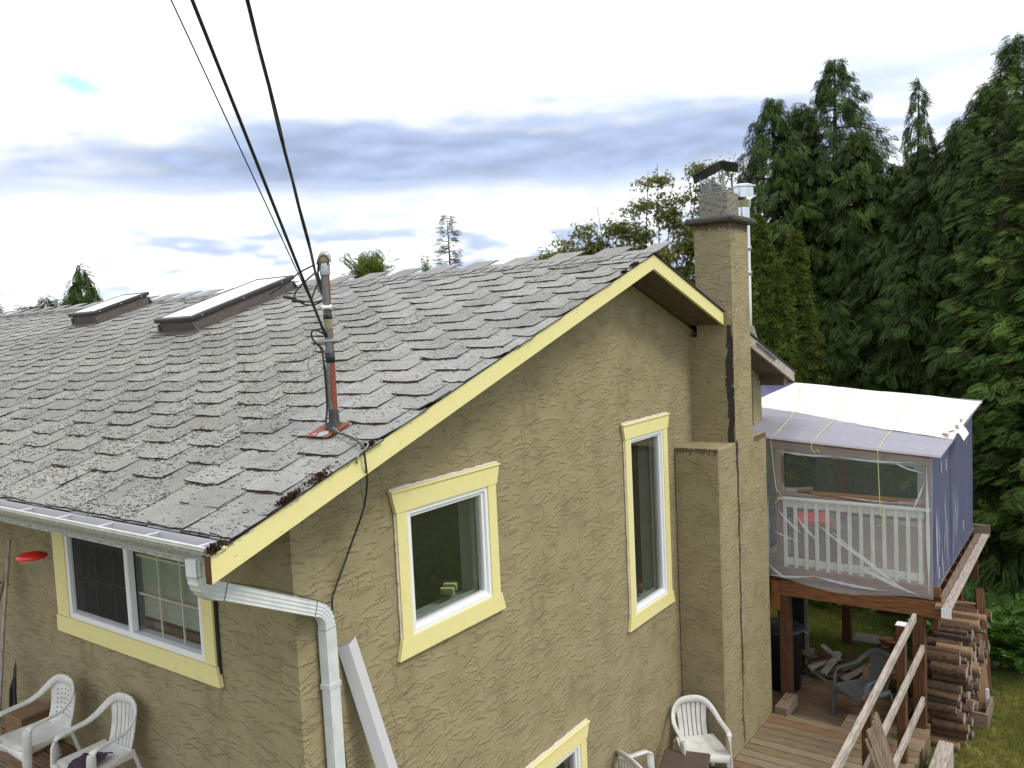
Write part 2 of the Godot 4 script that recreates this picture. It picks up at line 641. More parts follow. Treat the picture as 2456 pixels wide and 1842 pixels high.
	mat("stain", lin(0.048, 0.036, 0.033), 0.9, null, Vector3(0.62, 0.62, 0.62), stucco, 0.95)
	mat("stain_brown", lin(0.12, 0.09, 0.055), 0.9, null, Vector3(0.62, 0.62, 0.62), stucco, 0.95)
	mat("efflorescence", lin(0.50, 0.48, 0.44), 0.9)
	wood_set("cedar_wood", Color(0.294, 0.179, 0.099), Color(0.441, 0.284, 0.165), Color(0.529, 0.367, 0.231), 51)
	wood_set("brown_wood", Color(0.228, 0.135, 0.074), Color(0.314, 0.190, 0.105), Color(0.399, 0.260, 0.158), 53)
	wood_set("orange_wood", Color(0.36, 0.21, 0.09), Color(0.50, 0.31, 0.15), Color(0.60, 0.40, 0.22), 55)
	wood_set("grey_wood", Color(0.40, 0.37, 0.34), Color(0.60, 0.56, 0.53), Color(0.72, 0.68, 0.65), 57)
	wood_set("weathered_wood", Color(0.28, 0.24, 0.20), Color(0.43, 0.37, 0.31), Color(0.55, 0.48, 0.41), 59)
	wood_set("deck_wood_a", Color(0.36, 0.30, 0.23), Color(0.47, 0.40, 0.31), Color(0.54, 0.47, 0.38), 61)
	wood_set("deck_wood_b", Color(0.38, 0.33, 0.27), Color(0.50, 0.44, 0.36), Color(0.57, 0.51, 0.43), 63)
	wood_set("deck_wood_c", Color(0.34, 0.26, 0.18), Color(0.45, 0.35, 0.25), Color(0.52, 0.42, 0.32), 65)
	wood_set("white_wood", Color(0.66, 0.66, 0.64), Color(0.80, 0.80, 0.78), Color(0.86, 0.86, 0.84), 67, 0.6)
	mat("log_bark", Color.WHITE, 0.95, noise_tex(71, 0.02, [[0.0, Color(0.16, 0.11, 0.08)], [0.5, Color(0.40, 0.30, 0.23)], [1.0, Color(0.58, 0.46, 0.36)]], 512, 5), Vector3(7, 7, 1.6), noise_tex(72, 0.05, []), 1.0)
	mat("log_bark_grey", Color.WHITE, 0.95, noise_tex(73, 0.02, [[0.0, Color(0.20, 0.16, 0.13)], [0.5, Color(0.40, 0.34, 0.29)], [1.0, Color(0.56, 0.50, 0.44)]], 512, 5), Vector3(7, 7, 1.6), noise_tex(72, 0.05, []), 1.0)
	mat("log_end", Color.WHITE, 0.95, noise_tex(74, 0.04, [[0.0, Color(0.36, 0.32, 0.30)], [0.5, Color(0.60, 0.56, 0.53)], [1.0, Color(0.74, 0.70, 0.67)]], 512, 5), Vector3(4, 4, 4), noise_tex(72, 0.05, []), 0.6)
	mat("split_wood", Color.WHITE, 0.9, noise_tex(75, 0.03, [[0.0, Color(0.42, 0.30, 0.20)], [0.5, Color(0.62, 0.49, 0.36)], [1.0, Color(0.76, 0.66, 0.54)]], 512, 5), Vector3(6, 6, 2), noise_tex(72, 0.05, []), 0.6)
	mat("resin_white", lin(0.70, 0.70, 0.69), 0.42, noise_tex(76, 0.012, [[0.0, Color(0.86, 0.855, 0.84)], [1.0, Color(1, 1, 1)]], 256, 5), Vector3(1.5, 1.5, 1.5))
	mat("resin_grey", lin(0.115, 0.12, 0.125), 0.5)
	mat("resin_brown", lin(0.085, 0.060, 0.048), 0.5)
	mat("tarp_white", lin(0.86, 0.86, 0.86), 0.5, null, Vector3(1, 1, 1), noise_tex(77, 0.01, []), 0.6)
	mat("tarp_grime", lin(0.30, 0.23, 0.16), 0.9)
	mat("rope_yellow", lin(0.66, 0.62, 0.22), 0.8)
	mat("feeder_red", lin(0.62, 0.03, 0.02), 0.25)
	mat("clear_plastic", Color(0.9, 0.9, 0.9, 0.25), 0.1).transparency = BaseMaterial3D.TRANSPARENCY_ALPHA
	mat("cloth_purple", lin(0.05, 0.028, 0.045), 0.95)
	mat("cloth_blue", lin(0.10, 0.13, 0.17), 0.95)
	mat("bin_black", lin(0.018, 0.019, 0.021), 0.45)
	mat("bin_lid", lin(0.055, 0.06, 0.07), 0.4)
	mat("brick_red", lin(0.26, 0.10, 0.06), 0.9, noise_tex(78, 0.04, [[0.0, Color(0.7, 0.65, 0.6)], [1.0, Color(1, 1, 1)]]), Vector3(4, 4, 4))
	mat("bark", Color.WHITE, 0.95, noise_tex(79, 0.03, [[0.0, Color(0.14, 0.10, 0.08)], [1.0, Color(0.36, 0.29, 0.24)]]), Vector3(3, 0.8, 3), noise_tex(72, 0.05, []), 1.5)
	mat("ground_soil", Color.WHITE, 1.0, noise_tex(80, 0.02, [[0.0, Color(0.22, 0.27, 0.12)], [0.4, Color(0.34, 0.38, 0.18)], [0.7, Color(0.45, 0.45, 0.24)], [1.0, Color(0.55, 0.50, 0.32)]], 512, 6), Vector3(0.35, 0.35, 0.35), noise_tex(81, 0.08, []), 1.0)
	mat("fern_solid", lin(0.06, 0.13, 0.05), 0.5)
	mat("cream_bar", lin(0.62, 0.62, 0.50), 0.5)
	mat("olive_cloth", lin(0.045, 0.075, 0.018), 0.9)
	leaf_mat("cedar_leaf", lin(0.046, 0.084, 0.018))
	leaf_mat("cedar_leaf_light", lin(0.075, 0.130, 0.028))
	leaf_mat("arbor_leaf", lin(0.085, 0.125, 0.024), 0.5)
	leaf_mat("maple_leaf", lin(0.175, 0.200, 0.060), 1.0)
	leaf_mat("fern_leaf", lin(0.12, 0.23, 0.06), 0.6)
	leaf_mat("grass_leaf", lin(0.15, 0.18, 0.06), 0.6)
	leaf_mat("spruce_leaf", lin(0.040, 0.070, 0.035))


# ------------------------------------------------------------------ ground
func ground_y(x: float, z: float) -> float:
	var left := 1.42 * smoothstep(0.2, -1.0, x) * smoothstep(4.5, 0.5, z)
	var far := 0.02 * maxf(0.0, Vector2(x, z).length() - 30.0)
	var roll := 0.05 * sin(x * 0.9 + z * 0.4) + 0.04 * sin(z * 1.3 - x * 0.3)
	return -0.34 + left + minf(far, 3.0) + roll * smoothstep(7.0, 9.0, x)


func build_ground() -> void:
	var mb := MB.new()
	mb.flat = false
	var xs: Array[float] = [-400, -200, -100, -50, -25, -14, -8, -5]
	var v := -3.0
	while v < 24.0:
		xs.append(v)
		v += 0.6
	xs.append_array([26, 30, 36, 45, 60, 90, 140, 250, 400])
	var zs: Array[float] = [-400, -250, -150, -100, -60, -40, -28, -20]
	v = -16.0
	while v < 12.0:
		zs.append(v)
		v += 0.6
	zs.append_array([12.5, 16, 22, 30, 45, 70, 120, 220, 400])
	for i in xs.size() - 1:
		for j in zs.size() - 1:
			var p := func(a: int, b: int) -> Vector3: return Vector3(xs[a], ground_y(xs[a], zs[b]), zs[b])
			mb.quad(p.call(i, j + 1), p.call(i + 1, j + 1), p.call(i + 1, j), p.call(i, j))
	var g := put("ground", mb.mesh(), M.ground_soil)
	tag(g, "mown lawn with dry patches running from the deck to the cedars", "ground", "", "structure")


# ------------------------------------------------------------------ house
func wall_with_openings(outline: Callable, breaks: Array, holes: Array, thick: float, xf: Transform3D) -> ArrayMesh:   # a wall in the local xy plane, its face at z = 0; outline(x) -> [bottom, top]; holes: Rect2
	var mb := MB.new()
	for k in breaks.size() - 1:
		var a: float = breaks[k]
		var b: float = breaks[k + 1]
		var m := (a + b) / 2
		var cuts: Array = []
		for h in holes:
			if m > h.position.x and m < h.end.x:
				cuts.append(h)
		cuts.sort_custom(func(p, q): return p.position.y < q.position.y)
		var e0: Array = outline.call(a)
		var e1: Array = outline.call(b)
		var lo := Vector2(e0[0], e1[0])
		for c in cuts.size() + 1:
			var hi := Vector2(cuts[c].position.y, cuts[c].position.y) if c < cuts.size() else Vector2(e0[1], e1[1])
			for z in [0.0, -thick]:
				var p := [xf * Vector3(a, lo.x, z), xf * Vector3(b, lo.y, z), xf * Vector3(b, hi.y, z), xf * Vector3(a, hi.x, z)]
				if z == 0.0:
					mb.quad(p[0], p[1], p[2], p[3])
				else:
					mb.quad(p[3], p[2], p[1], p[0])
			if c < cuts.size():
				lo = Vector2(cuts[c].end.y, cuts[c].end.y)
	for h in holes:
		var q := [Vector2(h.position.x, h.position.y), Vector2(h.end.x, h.position.y), h.end, Vector2(h.position.x, h.end.y)]
		for k in 4:
			var u: Vector2 = q[k]
			var v: Vector2 = q[(k + 1) % 4]
			mb.quad(xf * Vector3(u.x, u.y, -thick), xf * Vector3(v.x, v.y, -thick), xf * Vector3(v.x, v.y, 0), xf * Vector3(u.x, u.y, 0))
	for x in [breaks[0], breaks[breaks.size() - 1]]:
		var e: Array = outline.call(x)
		mb.quad(xf * Vector3(x, e[0], 0), xf * Vector3(x, e[0], -thick), xf * Vector3(x, e[1], -thick), xf * Vector3(x, e[1], 0))
	return mb.mesh()


var house: Node3D
var roof: MeshInstance3D


func build_house() -> void:
	house = thing("stucco_house", "two storey tan stucco house with yellow trim and a low shingled gable roof", "house", Vector3.ZERO)
	# the gable wall with its three openings, seen face on; the other walls close the house
	var top := 5.307
	var gable_line := func(x: float) -> Array: return [-0.6, top - SLOPE * absf(x - 3.991)]
	put("gable_wall", wall_with_openings(gable_line, [0.0, 0.951, 1.705, 1.837, 2.995, 3.991, 4.136, 4.872, 7.80], [Rect2(0.951, 2.801, 0.886, 0.851), Rect2(4.136, 1.936, 0.736, 1.755), Rect2(1.705, -0.125, 1.29, 1.25)], 0.16, Transform3D.IDENTITY), M.stucco, house)
	var eave_line := func(_x: float) -> Array: return [-0.6, 3.94]
	put("side_wall", wall_with_openings(eave_line, [-16.76, -2.633, -0.886, -0.001], [Rect2(-2.633, 2.777, 1.747, 0.92)], 0.16, Transform3D(Basis(Vector3(0, 0, 1), Vector3.UP, Vector3(-1, 0, 0)), Vector3(0.001, 0, 0))), M.stucco, house)
	box_part("back_wall", Vector3(7.72, 1.67, -8.46), Vector3(0.16, 4.54, 16.6), M.stucco, house, 0.0)
	var far := MB.new().prism([Vector2(0, -0.6), Vector2(7.80, -0.6), Vector2(7.80, 4.0), Vector2(3.991, 5.29), Vector2(0, 3.95)], -16.92, -16.76)
	put("end_wall", far.mesh(), M.stucco, house)
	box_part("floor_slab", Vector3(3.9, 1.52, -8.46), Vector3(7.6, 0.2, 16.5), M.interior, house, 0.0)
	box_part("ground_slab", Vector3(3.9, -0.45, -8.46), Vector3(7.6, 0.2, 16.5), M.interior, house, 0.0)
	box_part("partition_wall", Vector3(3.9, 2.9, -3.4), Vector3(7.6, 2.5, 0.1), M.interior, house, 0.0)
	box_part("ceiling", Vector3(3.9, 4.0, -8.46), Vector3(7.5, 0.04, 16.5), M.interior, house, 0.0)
	# painted corner board and the small boxed eave return at the far corner
	box_part("corner_board", Vector3(7.69, 1.92, 0.02), Vector3(0.24, 4.7, 0.045), M.stucco, house)
	put("eave_return", MB.new().prism([Vector2(7.815, 3.90), Vector2(8.02, 3.90), Vector2(7.815, 4.06)], 0.05, 0.37).mesh(), M.soffit, house)
	box_part("lap_siding", Vector3(7.95, 2.0, -0.05), Vector3(0.28, 3.78, 0.05), M.stucco, house)


func roof_top(x: float) -> float:
	return 5.440 - SLOPE * absf(x - 3.991)


func build_roof() -> void:
	# decking under the shingles: slabs in the xy plane pushed along z; the far slope has a notch for the chimney
	var th := 0.06
	roof = put("roof", MB.new().prism([Vector2(-0.67, roof_top(-0.67) - th), Vector2(3.991, 5.440 - th), Vector2(3.991, 5.440), Vector2(-0.67, roof_top(-0.67))], -17.3, 0.385).mesh(), M.roof_felt, house)
	var mb := MB.new()
	mb.prism([Vector2(3.991, 5.440 - th), Vector2(8.12, roof_top(8.12) - th), Vector2(8.12, roof_top(8.12)), Vector2(3.991, 5.440)], -17.3, 0.05)
	mb.prism([Vector2(3.991, 5.440 - th), Vector2(5.675, roof_top(5.675) - th), Vector2(5.675, roof_top(5.675)), Vector2(3.991, 5.440)], 0.05, 0.385)
	mb.prism([Vector2(6.235, roof_top(6.235) - th), Vector2(8.12, roof_top(8.12) - th), Vector2(8.12, roof_top(8.12)), Vector2(6.235, roof_top(6.235))], 0.05, 0.385)
	put("far_roof_slope", mb.mesh(), M.roof_felt, house)
	var ms := MB.new()   # shingled sheet on the far slope, its edge standing proud over the barge boards
	for seg in [[3.991, 5.66, 0.43], [6.24, 8.15, 0.43]]:
		ms.prism([Vector2(seg[0], roof_top(seg[0]) + 0.003), Vector2(seg[1], roof_top(seg[1]) + 0.003), Vector2(seg[1], roof_top(seg[1]) + 0.022), Vector2(seg[0], roof_top(seg[0]) + 0.022)], 0.05, seg[2])
	ms.prism([Vector2(3.991, 5.443), Vector2(8.15, roof_top(8.15) + 0.003), Vector2(8.15, roof_top(8.15) + 0.022), Vector2(3.991, 5.462)], -17.3, 0.05)
	put("shingle_sheet", ms.mesh(), M.asphalt_edge, house)
	# soffit boards under the overhangs, sloping with the rafters
	var so := MB.new()
	so.prism([Vector2(-0.66, roof_top(-0.66) - 0.125), Vector2(3.991, 5.440 - 0.125), Vector2(3.991, 5.440 - 0.100), Vector2(-0.66, roof_top(-0.66) - 0.100)], 0.004, 0.380)
	so.prism([Vector2(3.991, 5.440 - 0.125), Vector2(5.675, roof_top(5.675) - 0.125), Vector2(5.675, roof_top(5.675) - 0.100), Vector2(3.991, 5.440 - 0.100)], 0.004, 0.380)
	so.prism([Vector2(6.235, roof_top(6.235) - 0.125), Vector2(8.1, roof_top(8.1) - 0.125), Vector2(8.1, roof_top(8.1) - 0.100), Vector2(6.235, roof_top(6.235) - 0.100)], 0.004, 0.380)
	so.prism([Vector2(-0.66, roof_top(-0.66) - 0.125), Vector2(-0.004, roof_top(-0.004) - 0.125), Vector2(-0.004, roof_top(-0.004) - 0.100), Vector2(-0.66, roof_top(-0.66) - 0.100)], -17.0, 0.004)
	put("soffit", so.mesh(), M.soffit, house)
	# barge boards
	var f := 0.133
	put("barge_board", MB.new().prism([Vector2(-0.791, roof_top(-0.791) - f), Vector2(3.991, 5.440 - f), Vector2(3.991, 5.440), Vector2(-0.791, roof_top(-0.791))], 0.386, 0.416).mesh(), M.yellow_paint, house)
	put("barge_board", MB.new().prism([Vector2(3.993, 5.440 - f), Vector2(5.66, roof_top(5.66) - f), Vector2(5.66, roof_top(5.66)), Vector2(3.993, 5.440)], 0.386, 0.416).mesh(), M.yellow_paint, house)
	var peel := MB.new()
	var pr := RandomNumberGenerator.new()
	pr.seed = 19
	for k in 110:
		var spot: float = [-0.70, -0.62, -0.30, 0.10, 0.75, 1.8, 2.6, 3.3][k % 8]
		var px := spot + pr.randf_range(-0.16, 0.16) * pr.randf()
		var py := roof_top(px) - (0.006 + 0.022 * pr.randf() * pr.randf() if k % 9 else 0.125 * pr.randf())
		var sz := pr.randf_range(0.0015, 0.005)
		var poly: Array[Vector3] = []
		for i in 6:
			var a := TAU * i / 6.0
			poly.append(Vector3(px + cos(a) * sz * pr.randf_range(1.5, 5.0), py + sin(a) * sz * pr.randf_range(0.4, 0.9) + SLOPE * cos(a) * sz * 3.0, 0.4172))
		for i in range(1, 5):
			peel.tri(poly[0], poly[i], poly[i + 1])
	put("peeled_paint", peel.mesh(), M.peeled, house).set_meta("kind", "stuff")
	var bare := put("barge_board", MB.new().prism([Vector2(6.24, roof_top(6.24) - f), Vector2(8.12, roof_top(8.12) - f), Vector2(8.12, roof_top(8.12)), Vector2(6.24, roof_top(6.24))], 0.386, 0.416).mesh(), M.grey_wood_x, house)
	bare.set_meta("label", "bare weathered grey barge board beyond the chimney")
	box_part("barge_end", Vector3(-0.797, roof_top(-0.791) - 0.066, 0.399), Vector3(0.010, 0.130, 0.034), M.brown_wood_y, house, 0.0)
	box_part("eave_fascia", Vector3(-0.683, roof_top(-0.683) - 0.075, -8.46), Vector3(0.022, 0.13, 17.68), M.gutter_paint, house)
	# drip edge: black strip that shows between shingles and barge board
	var de := MB.new()
	de.prism([Vector2(-0.70, roof_top(-0.70) + 0.001), Vector2(3.991, 5.441), Vector2(3.991, 5.447), Vector2(-0.70, roof_top(-0.70) + 0.007)], 0.386, 0.423)
	put("drip_edge", de.mesh(), M.asphalt_edge, house)
	build_shingles()


func roof_point(v: float, z: float, h: float) -> Vector3:   # v metres down the near slope from the ridge, h above its boards
	var c := 1.0 / sqrt(1.0 + SLOPE * SLOPE)
	return Vector3(RIDGE.x - v * c - h * SLOPE * c, RIDGE.y - v * SLOPE * c + h * c, z)


func tab_mesh(w: float, r: RandomNumberGenerator, length := 0.45) -> ArrayMesh:   # one interlocking shingle: local x along the eave, z down the slope, butt at z = 0
	var th := 0.0045
	var nx := 6
	var nz := 5
	var c1 := r.randf_range(0.0, 0.016) * (1.6 if r.randf() < 0.25 else 0.6)
	var c2 := r.randf_range(0.0, 0.013)
	var wob := r.randf_range(0.0, 6.0)
	var skew := r.randf_range(-0.010, 0.010)
	var p: Array = []
	for i in nx + 1:
		var row: Array[Vector3] = []
		var u := float(i) / nx
		for j in nz + 1:
			var t := pow(float(j) / nz, 0.55)   # more rows near the butt
			var zz := -length * (1.0 - t)
			var lift := lerpf(0.002, 0.0115, t)
			lift += c1 * pow(u, 4.0) * smoothstep(0.55, 1.0, t) + c2 * pow(1.0 - u, 5.0) * smoothstep(0.6, 1.0, t)
			lift += 0.0016 * sin(u * 7.0 + wob) * t
			var edge := (0.0035 * sin(u * 9.0 + wob * 2.0) + 0.003 * sin(u * 23.0 + wob)) * t + skew * (u - 0.5) * t
			var xe := 0.003 * sin(zz * 60.0 + wob)
			row.append(Vector3(u * w + (xe if i == 0 or i == nx else 0.0), lift + th, zz + edge))
		p.append(row)
	var top := MB.new()
	top.flat = false
	for i in nx:
		for j in nz:
			top.quad(p[i][j + 1], p[i + 1][j + 1], p[i + 1][j], p[i][j])
	# a strip of the under-ply shows below the butt
	var e := r.randf_range(0.006, 0.017)
	top.flat = true
	var m := top.mesh()
	var ed := MB.new()
	var dn := Vector3(0, -th - 0.003, 0)
	for i in nx:
		ed.quad(p[i][nz] + dn, p[i + 1][nz] + dn, p[i + 1][nz], p[i][nz])
	for j in nz:
		ed.quad(p[nx][j + 1] + dn, p[nx][j] + dn, p[nx][j], p[nx][j + 1])
		ed.quad(p[0][j] + dn, p[0][j + 1] + dn, p[0][j + 1], p[0][j])
	for i in nx:
		ed.quad(p[i][0] + dn, p[i + 1][0] + dn, p[i + 1][nz] + dn, p[i][nz] + dn)
	m = ed.add_to(m)
	var ply := MB.new()
	var a := Vector3(0.015, 0.0050, e)
	var b := Vector3(w - 0.02, 0.0050, e * 0.8)
	ply.quad(a, b, b + Vector3(0, 0.001, -0.05), a + Vector3(0, 0.001, -0.05))
	m = ply.add_to(m)
	var pe := MB.new()
	pe.quad(a + Vector3(0, -0.005, 0.0005), b + Vector3(0, -0.005, 0.0005), b, a)
	m = pe.add_to(m)
	return m


func build_shingles() -> void:
	var r := RandomNumberGenerator.new()
	r.seed = 40
	var variants: Array[ArrayMesh] = []
	for k in 14:
		variants.append(tab_mesh(0.335, r))
	var skins: Array = []
	for k in 6:
		skins.append(M["shingle_%d" % k] if k < 3 else M["shingle_worn_%d" % (k - 3)])
	# each mesh in each of its tones
	var bank := {}
	var skinned := func(base: ArrayMesh, k: int) -> ArrayMesh:
		var key := [base, k]
		if not bank.has(key):
			var c: ArrayMesh = base.duplicate()
			c.surface_set_material(0, skins[k])
			c.surface_set_material(1, M.asphalt_edge)
			c.surface_set_material(2, skins[mini(k, 2)])
			c.surface_set_material(3, M.asphalt_edge)
			bank[key] = c
		return bank[key]
	var cells: Array = []
	for row in range(-3, 21):
		var v := 0.684 + row * 0.2115
		if v > 4.93:
			continue
		var z0 := -0.030 if posmod(row, 2) == 0 else -0.3065
		for col in range(-2, 33):
			var z := z0 - col * 0.5525
			var w := 0.335
			if z + w > 0.432:
				w = 0.432 - z
			if w < 0.05 or z < -17.2:
				continue
			for rep in (2 if row == 20 else 1):
				if rep == 1:
					z += 0.2762
					w = minf(0.335, 0.432 - z)
					if w < 0.05:
						continue
				cells.append({"v": v + r.randf_range(-0.004, 0.004), "z": z + r.randf_range(-0.006, 0.006), "w": w, "row": row, "h": 0.004 * rep, "d": Vector3(-3.02, 4.85, 3.81).distance_to(roof_point(v, z, 0.0))})
	cells.sort_custom(func(p, q): return p.d < q.d)
	var c := 1.0 / sqrt(1.0 + SLOPE * SLOPE)
	var basis := Basis(Vector3(0, 0, 1), Vector3(-SLOPE * c, c, 0), Vector3(-c, -SLOPE * c, 0))
	var wn := FastNoiseLite.new()
	wn.seed = 6
	wn.frequency = 0.35
	var rest := {}
	for k in cells.size():
		var q = cells[k]
		# the lower middle of the roof is the most weathered; the strip along the rake has kept its granules
		var worn: float = wn.get_noise_2d(q.v * 1.3, q.z) * 0.9 + smoothstep(0.6, 2.6, q.v) * smoothstep(-0.3, -1.4, q.z) - 0.45 + 0.35 * smoothstep(-9.0, -12.0, q.z) * 0.0
		var tone := r.randi() % 3
		var kind := tone + (3 if worn > r.randf_range(-0.12, 0.12) else 0)
		var base: ArrayMesh = variants[r.randi() % variants.size()] if absf(q.w - 0.335) < 0.001 else tab_mesh(q.w, r)
		var xf := Transform3D(basis.rotated(basis.y, r.randf_range(-0.012, 0.012)), roof_point(q.v, q.z, 0.002 + q.h))
		var mm: ArrayMesh = skinned.call(base, kind)
		if k < 300:
			put("shingle", mm, null, roof, xf)
		else:
			if not rest.has(mm):
				rest[mm] = []
			rest[mm].append(xf)
	# the far ones, joined: one part
	var stuff := ArrayMesh.new()
	var by_mat := {}
	for mm in rest:
		for s in mm.get_surface_count():
			var mt: Material = mm.surface_get_material(s)
			if not by_mat.has(mt):
				by_mat[mt] = SurfaceTool.new()
				by_mat[mt].begin(Mesh.PRIMITIVE_TRIANGLES)
			for xf in rest[mm]:
				by_mat[mt].append_from(mm, s, xf)
	for mt in by_mat:
		by_mat[mt].commit(stuff)
		stuff.surface_set_material(stuff.get_surface_count() - 1, mt)
	var far := put("shingles", stuff, null, roof)
	far.set_meta("kind", "stuff")
	# starter course at the eave: torn felt hanging over the gutter, in short pieces
	var zz := 0.40
	while zz > -17.0:
		var len_ := r.randf_range(0.16, 0.42)
		var strip := func(u: float, vv: float) -> Vector3: return roof_point(4.80 + (1.0 - vv) * 0.125 + 0.006 * sin(u * 9.0 + zz * 20.0), zz - len_ * (1.0 - u), 0.007 - 0.018 * (1.0 - vv) * (1.0 - vv) + 0.006 * sin(u * 11.0 + zz * 7.0))
		var m2 := MB.new().sheet(strip, 4, 3, 0.005)
		put("starter_strip", m2.mesh(), M.roof_felt if r.randf() < 0.6 else M.shingle_0, roof)
		zz -= len_ + 0.004
	# ridge caps: bent pieces, each lapping the next
	var cap_z := 0.435
	var cap: Array[ArrayMesh] = []
	for k in 4:
		var off := r.randf_range(-0.006, 0.006)
		var lift0 := r.randf_range(0.010, 0.016)
		var bend := func(u: float, vv: float) -> Vector3:
			var s := (u - 0.5) * 0.30 + off * (1.0 - vv)
			var drop := (sqrt(s * s + 0.0004) - 0.02) * 0.345
			return Vector3(s, lift0 + 0.010 - drop - 0.012 * vv, -0.19 * vv)
		cap.append(MB.new().sheet(bend, 6, 2, 0.006).mesh())
	var rim := MB.new()
	for k in 6:
		var q: Array[Vector3] = []
		for e in [[k, 0], [k + 1, 0], [k + 1, 1], [k, 1]]:
			var s: float = (e[0] / 6.0 - 0.5) * 0.30
			q.append(Vector3(s, 0.010 + 0.012 * e[1] - (sqrt(s * s + 0.0004) - 0.02) * 0.345, 0.0012))
		rim.quad(q[0], q[1], q[2], q[3])
	var rim_mesh := rim.mesh()
	var n := 0
	while cap_z > -17.0:
		put("ridge_cap", cap[n % 4], [M.shingle_0, M.shingle_1, M.shingle_2][r.randi() % 3], roof, Transform3D(Basis(Vector3.UP, r.randf_range(-0.02, 0.02)), Vector3(RIDGE.x, RIDGE.y + 0.001, cap_z)))
		put("cap_rim", rim_mesh, M.asphalt_edge, roof, Transform3D(Basis.IDENTITY, Vector3(RIDGE.x, RIDGE.y + 0.001, cap_z)))
		cap_z -= 0.139
		n += 1


# ------------------------------------------------------------------ chimney
func build_chimney() -> void:
	var ch := thing("chimney", "tall tan stucco chimney with a wide base, a black water stain and a concrete cap", "chimney", Vector3(5.92, 0, 0.25))
	var o := -ch.position
	var body := MB.new()
	body.box(Vector3(5.924, 1.5755, 0.2545) + o, Vector3(1.482, 3.751, 0.505), 0.012)     # base, its shoulders at 3.45
	put("base", body.mesh(), M.stucco, ch)
	var shaft := MB.new()
	shaft.prism([Vector2(0.002, 3.45), Vector2(0.507, 3.45), Vector2(0.507, 5.857), Vector2(0.093, 5.857), Vector2(0.093, 4.62), Vector2(0.002, 4.62)], -0.2675, 0.2675, Transform3D(Basis(Vector3(0, 0, 1), Vector3.UP, Vector3(-1, 0, 0)), Vector3(5.9525, 0, 0) + o))
	put("shaft", shaft.mesh(), M.stucco, ch)
	# the corner of the shaft is continued down the base as a raised edge
	var cap := MB.new()
	cap.box(Vector3(5.9525, 5.888, 0.30) + o, Vector3(0.70, 0.066, 0.575), 0.018)
	cap.box(Vector3(5.9525, 5.924, 0.30) + o, Vector3(0.56, 0.02, 0.44), 0.008)
	put("cap", cap.mesh(), M.concrete_cap, ch)
	var lin_ := MB.new()
	var yb := 5.93
	var inner := 0.115
	var outr := 0.165
	for s in [[outr - 0.025, 0.0, 0.05, outr * 2], [-outr + 0.025, 0.0, 0.05, outr * 2]]:
		lin_.box(Vector3(5.88 + s[0], yb + 0.13, 0.31) + o, Vector3(s[2], 0.26, s[3]), 0.008)
	for s in [outr - 0.025, -outr + 0.025]:
		lin_.box(Vector3(5.88, yb + 0.13, 0.31 + s) + o, Vector3(outr * 2 - 0.102, 0.258, 0.05), 0.004)
	put("flue_tile", lin_.mesh(), M.concrete, ch)
	# rain cap on four thin legs with a mesh skirt
	var rc := Vector3(5.88, yb + 0.26, 0.31) + o
	var lean := Basis(Vector3(-0.93, 0, 0.36).normalized(), 0.12) * Basis(Vector3(0.36, 0, 0.93).normalized(), -0.10)
	var hood := MB.new()
	hood.prism([Vector2(-0.27, -0.040), Vector2(-0.265, -0.028), Vector2(0.04, 0.066), Vector2(0.215, 0.006), Vector2(0.22, -0.006), Vector2(0.22, 0.012), Vector2(0.04, 0.074), Vector2(-0.27, -0.022)], -0.19, 0.19, Transform3D(lean * Basis(Vector3.UP, -1.2), rc + Vector3(0, 0.235, 0)))
	put("rain_hood", hood.mesh(), M.dark_metal, ch)
	for s in [[-0.12, -0.12], [0.12, -0.12], [0.12, 0.12], [-0.12, 0.12]]:
		put("hood_leg", MB.new().sweep([rc + Vector3(s[0], -0.03, s[1]), rc + lean * Vector3(s[0] * 1.12, 0.22, s[1] * 1.12)], [Vector2(-0.012, -0.003), Vector2(0.012, -0.003), Vector2(0.012, 0.003), Vector2(-0.012, 0.003)], Vector3(1, 0.05, 0.4)).mesh(), M.galvanised, ch)
	for k in 2:
		var ring: Array = []
		for i in 5:
			var a := TAU * i / 4.0 + PI / 4
			ring.append(rc + Vector3(cos(a) * 0.185, 0.02 + 0.03 * k, sin(a) * 0.185))
		put("hood_band", MB.new().tube(ring, 0.006, 6).mesh(), M.galvanised, ch)
	var grid := MB.new()   # spark screen: wires
	for i in 7:
		var t := -0.13 + 0.26 * i / 6.0
		grid.box(rc + Vector3(-0.13, 0.09, t), Vector3(0.003, 0.15, 0.003))
		grid.box(rc + Vector3(t, 0.09, -0.13), Vector3(0.003, 0.15, 0.003))
	for i in 8:
		var t := 0.02 + 0.14 * i / 7.0
		grid.box(rc + Vector3(-0.13, t, 0.0), Vector3(0.003, 0.003, 0.26))
		grid.box(rc + Vector3(0.0, t, -0.13), Vector3(0.26, 0.003, 0.003))
	put("spark_screen", grid.mesh(), M.galvanised, ch)
	# water stain: it runs down the shaft's near edge, over the shoulder and down the base
	var r := RandomNumberGenerator.new()
	r.seed = 12
	var splotch := func(mb: MB, n: int, line: Callable, spread: float, size: float, to3: Callable) -> void:   # many small ragged spots that thin out from a line
		for k in n:
			var t := r.randf()
			var c: Vector3 = line.call(t)
			var off := (r.randf() + r.randf() - 1.0) * spread * c.z
			var s := size * r.randf_range(0.35, 1.3) * lerpf(1.0, 0.5, absf(off) / maxf(spread * c.z, 0.001))
			var poly: Array[Vector3] = []
			for i in 7:
				var a := TAU * i / 7.0
				poly.append(to3.call(c.x + off + cos(a) * s * r.randf_range(0.4, 1.0), c.y + sin(a) * s * r.randf_range(0.8, 2.4), k * 0.000004))
			for i in range(1, 6):
				mb.tri(poly[0], poly[i], poly[i + 1])
	var st1 := MB.new()
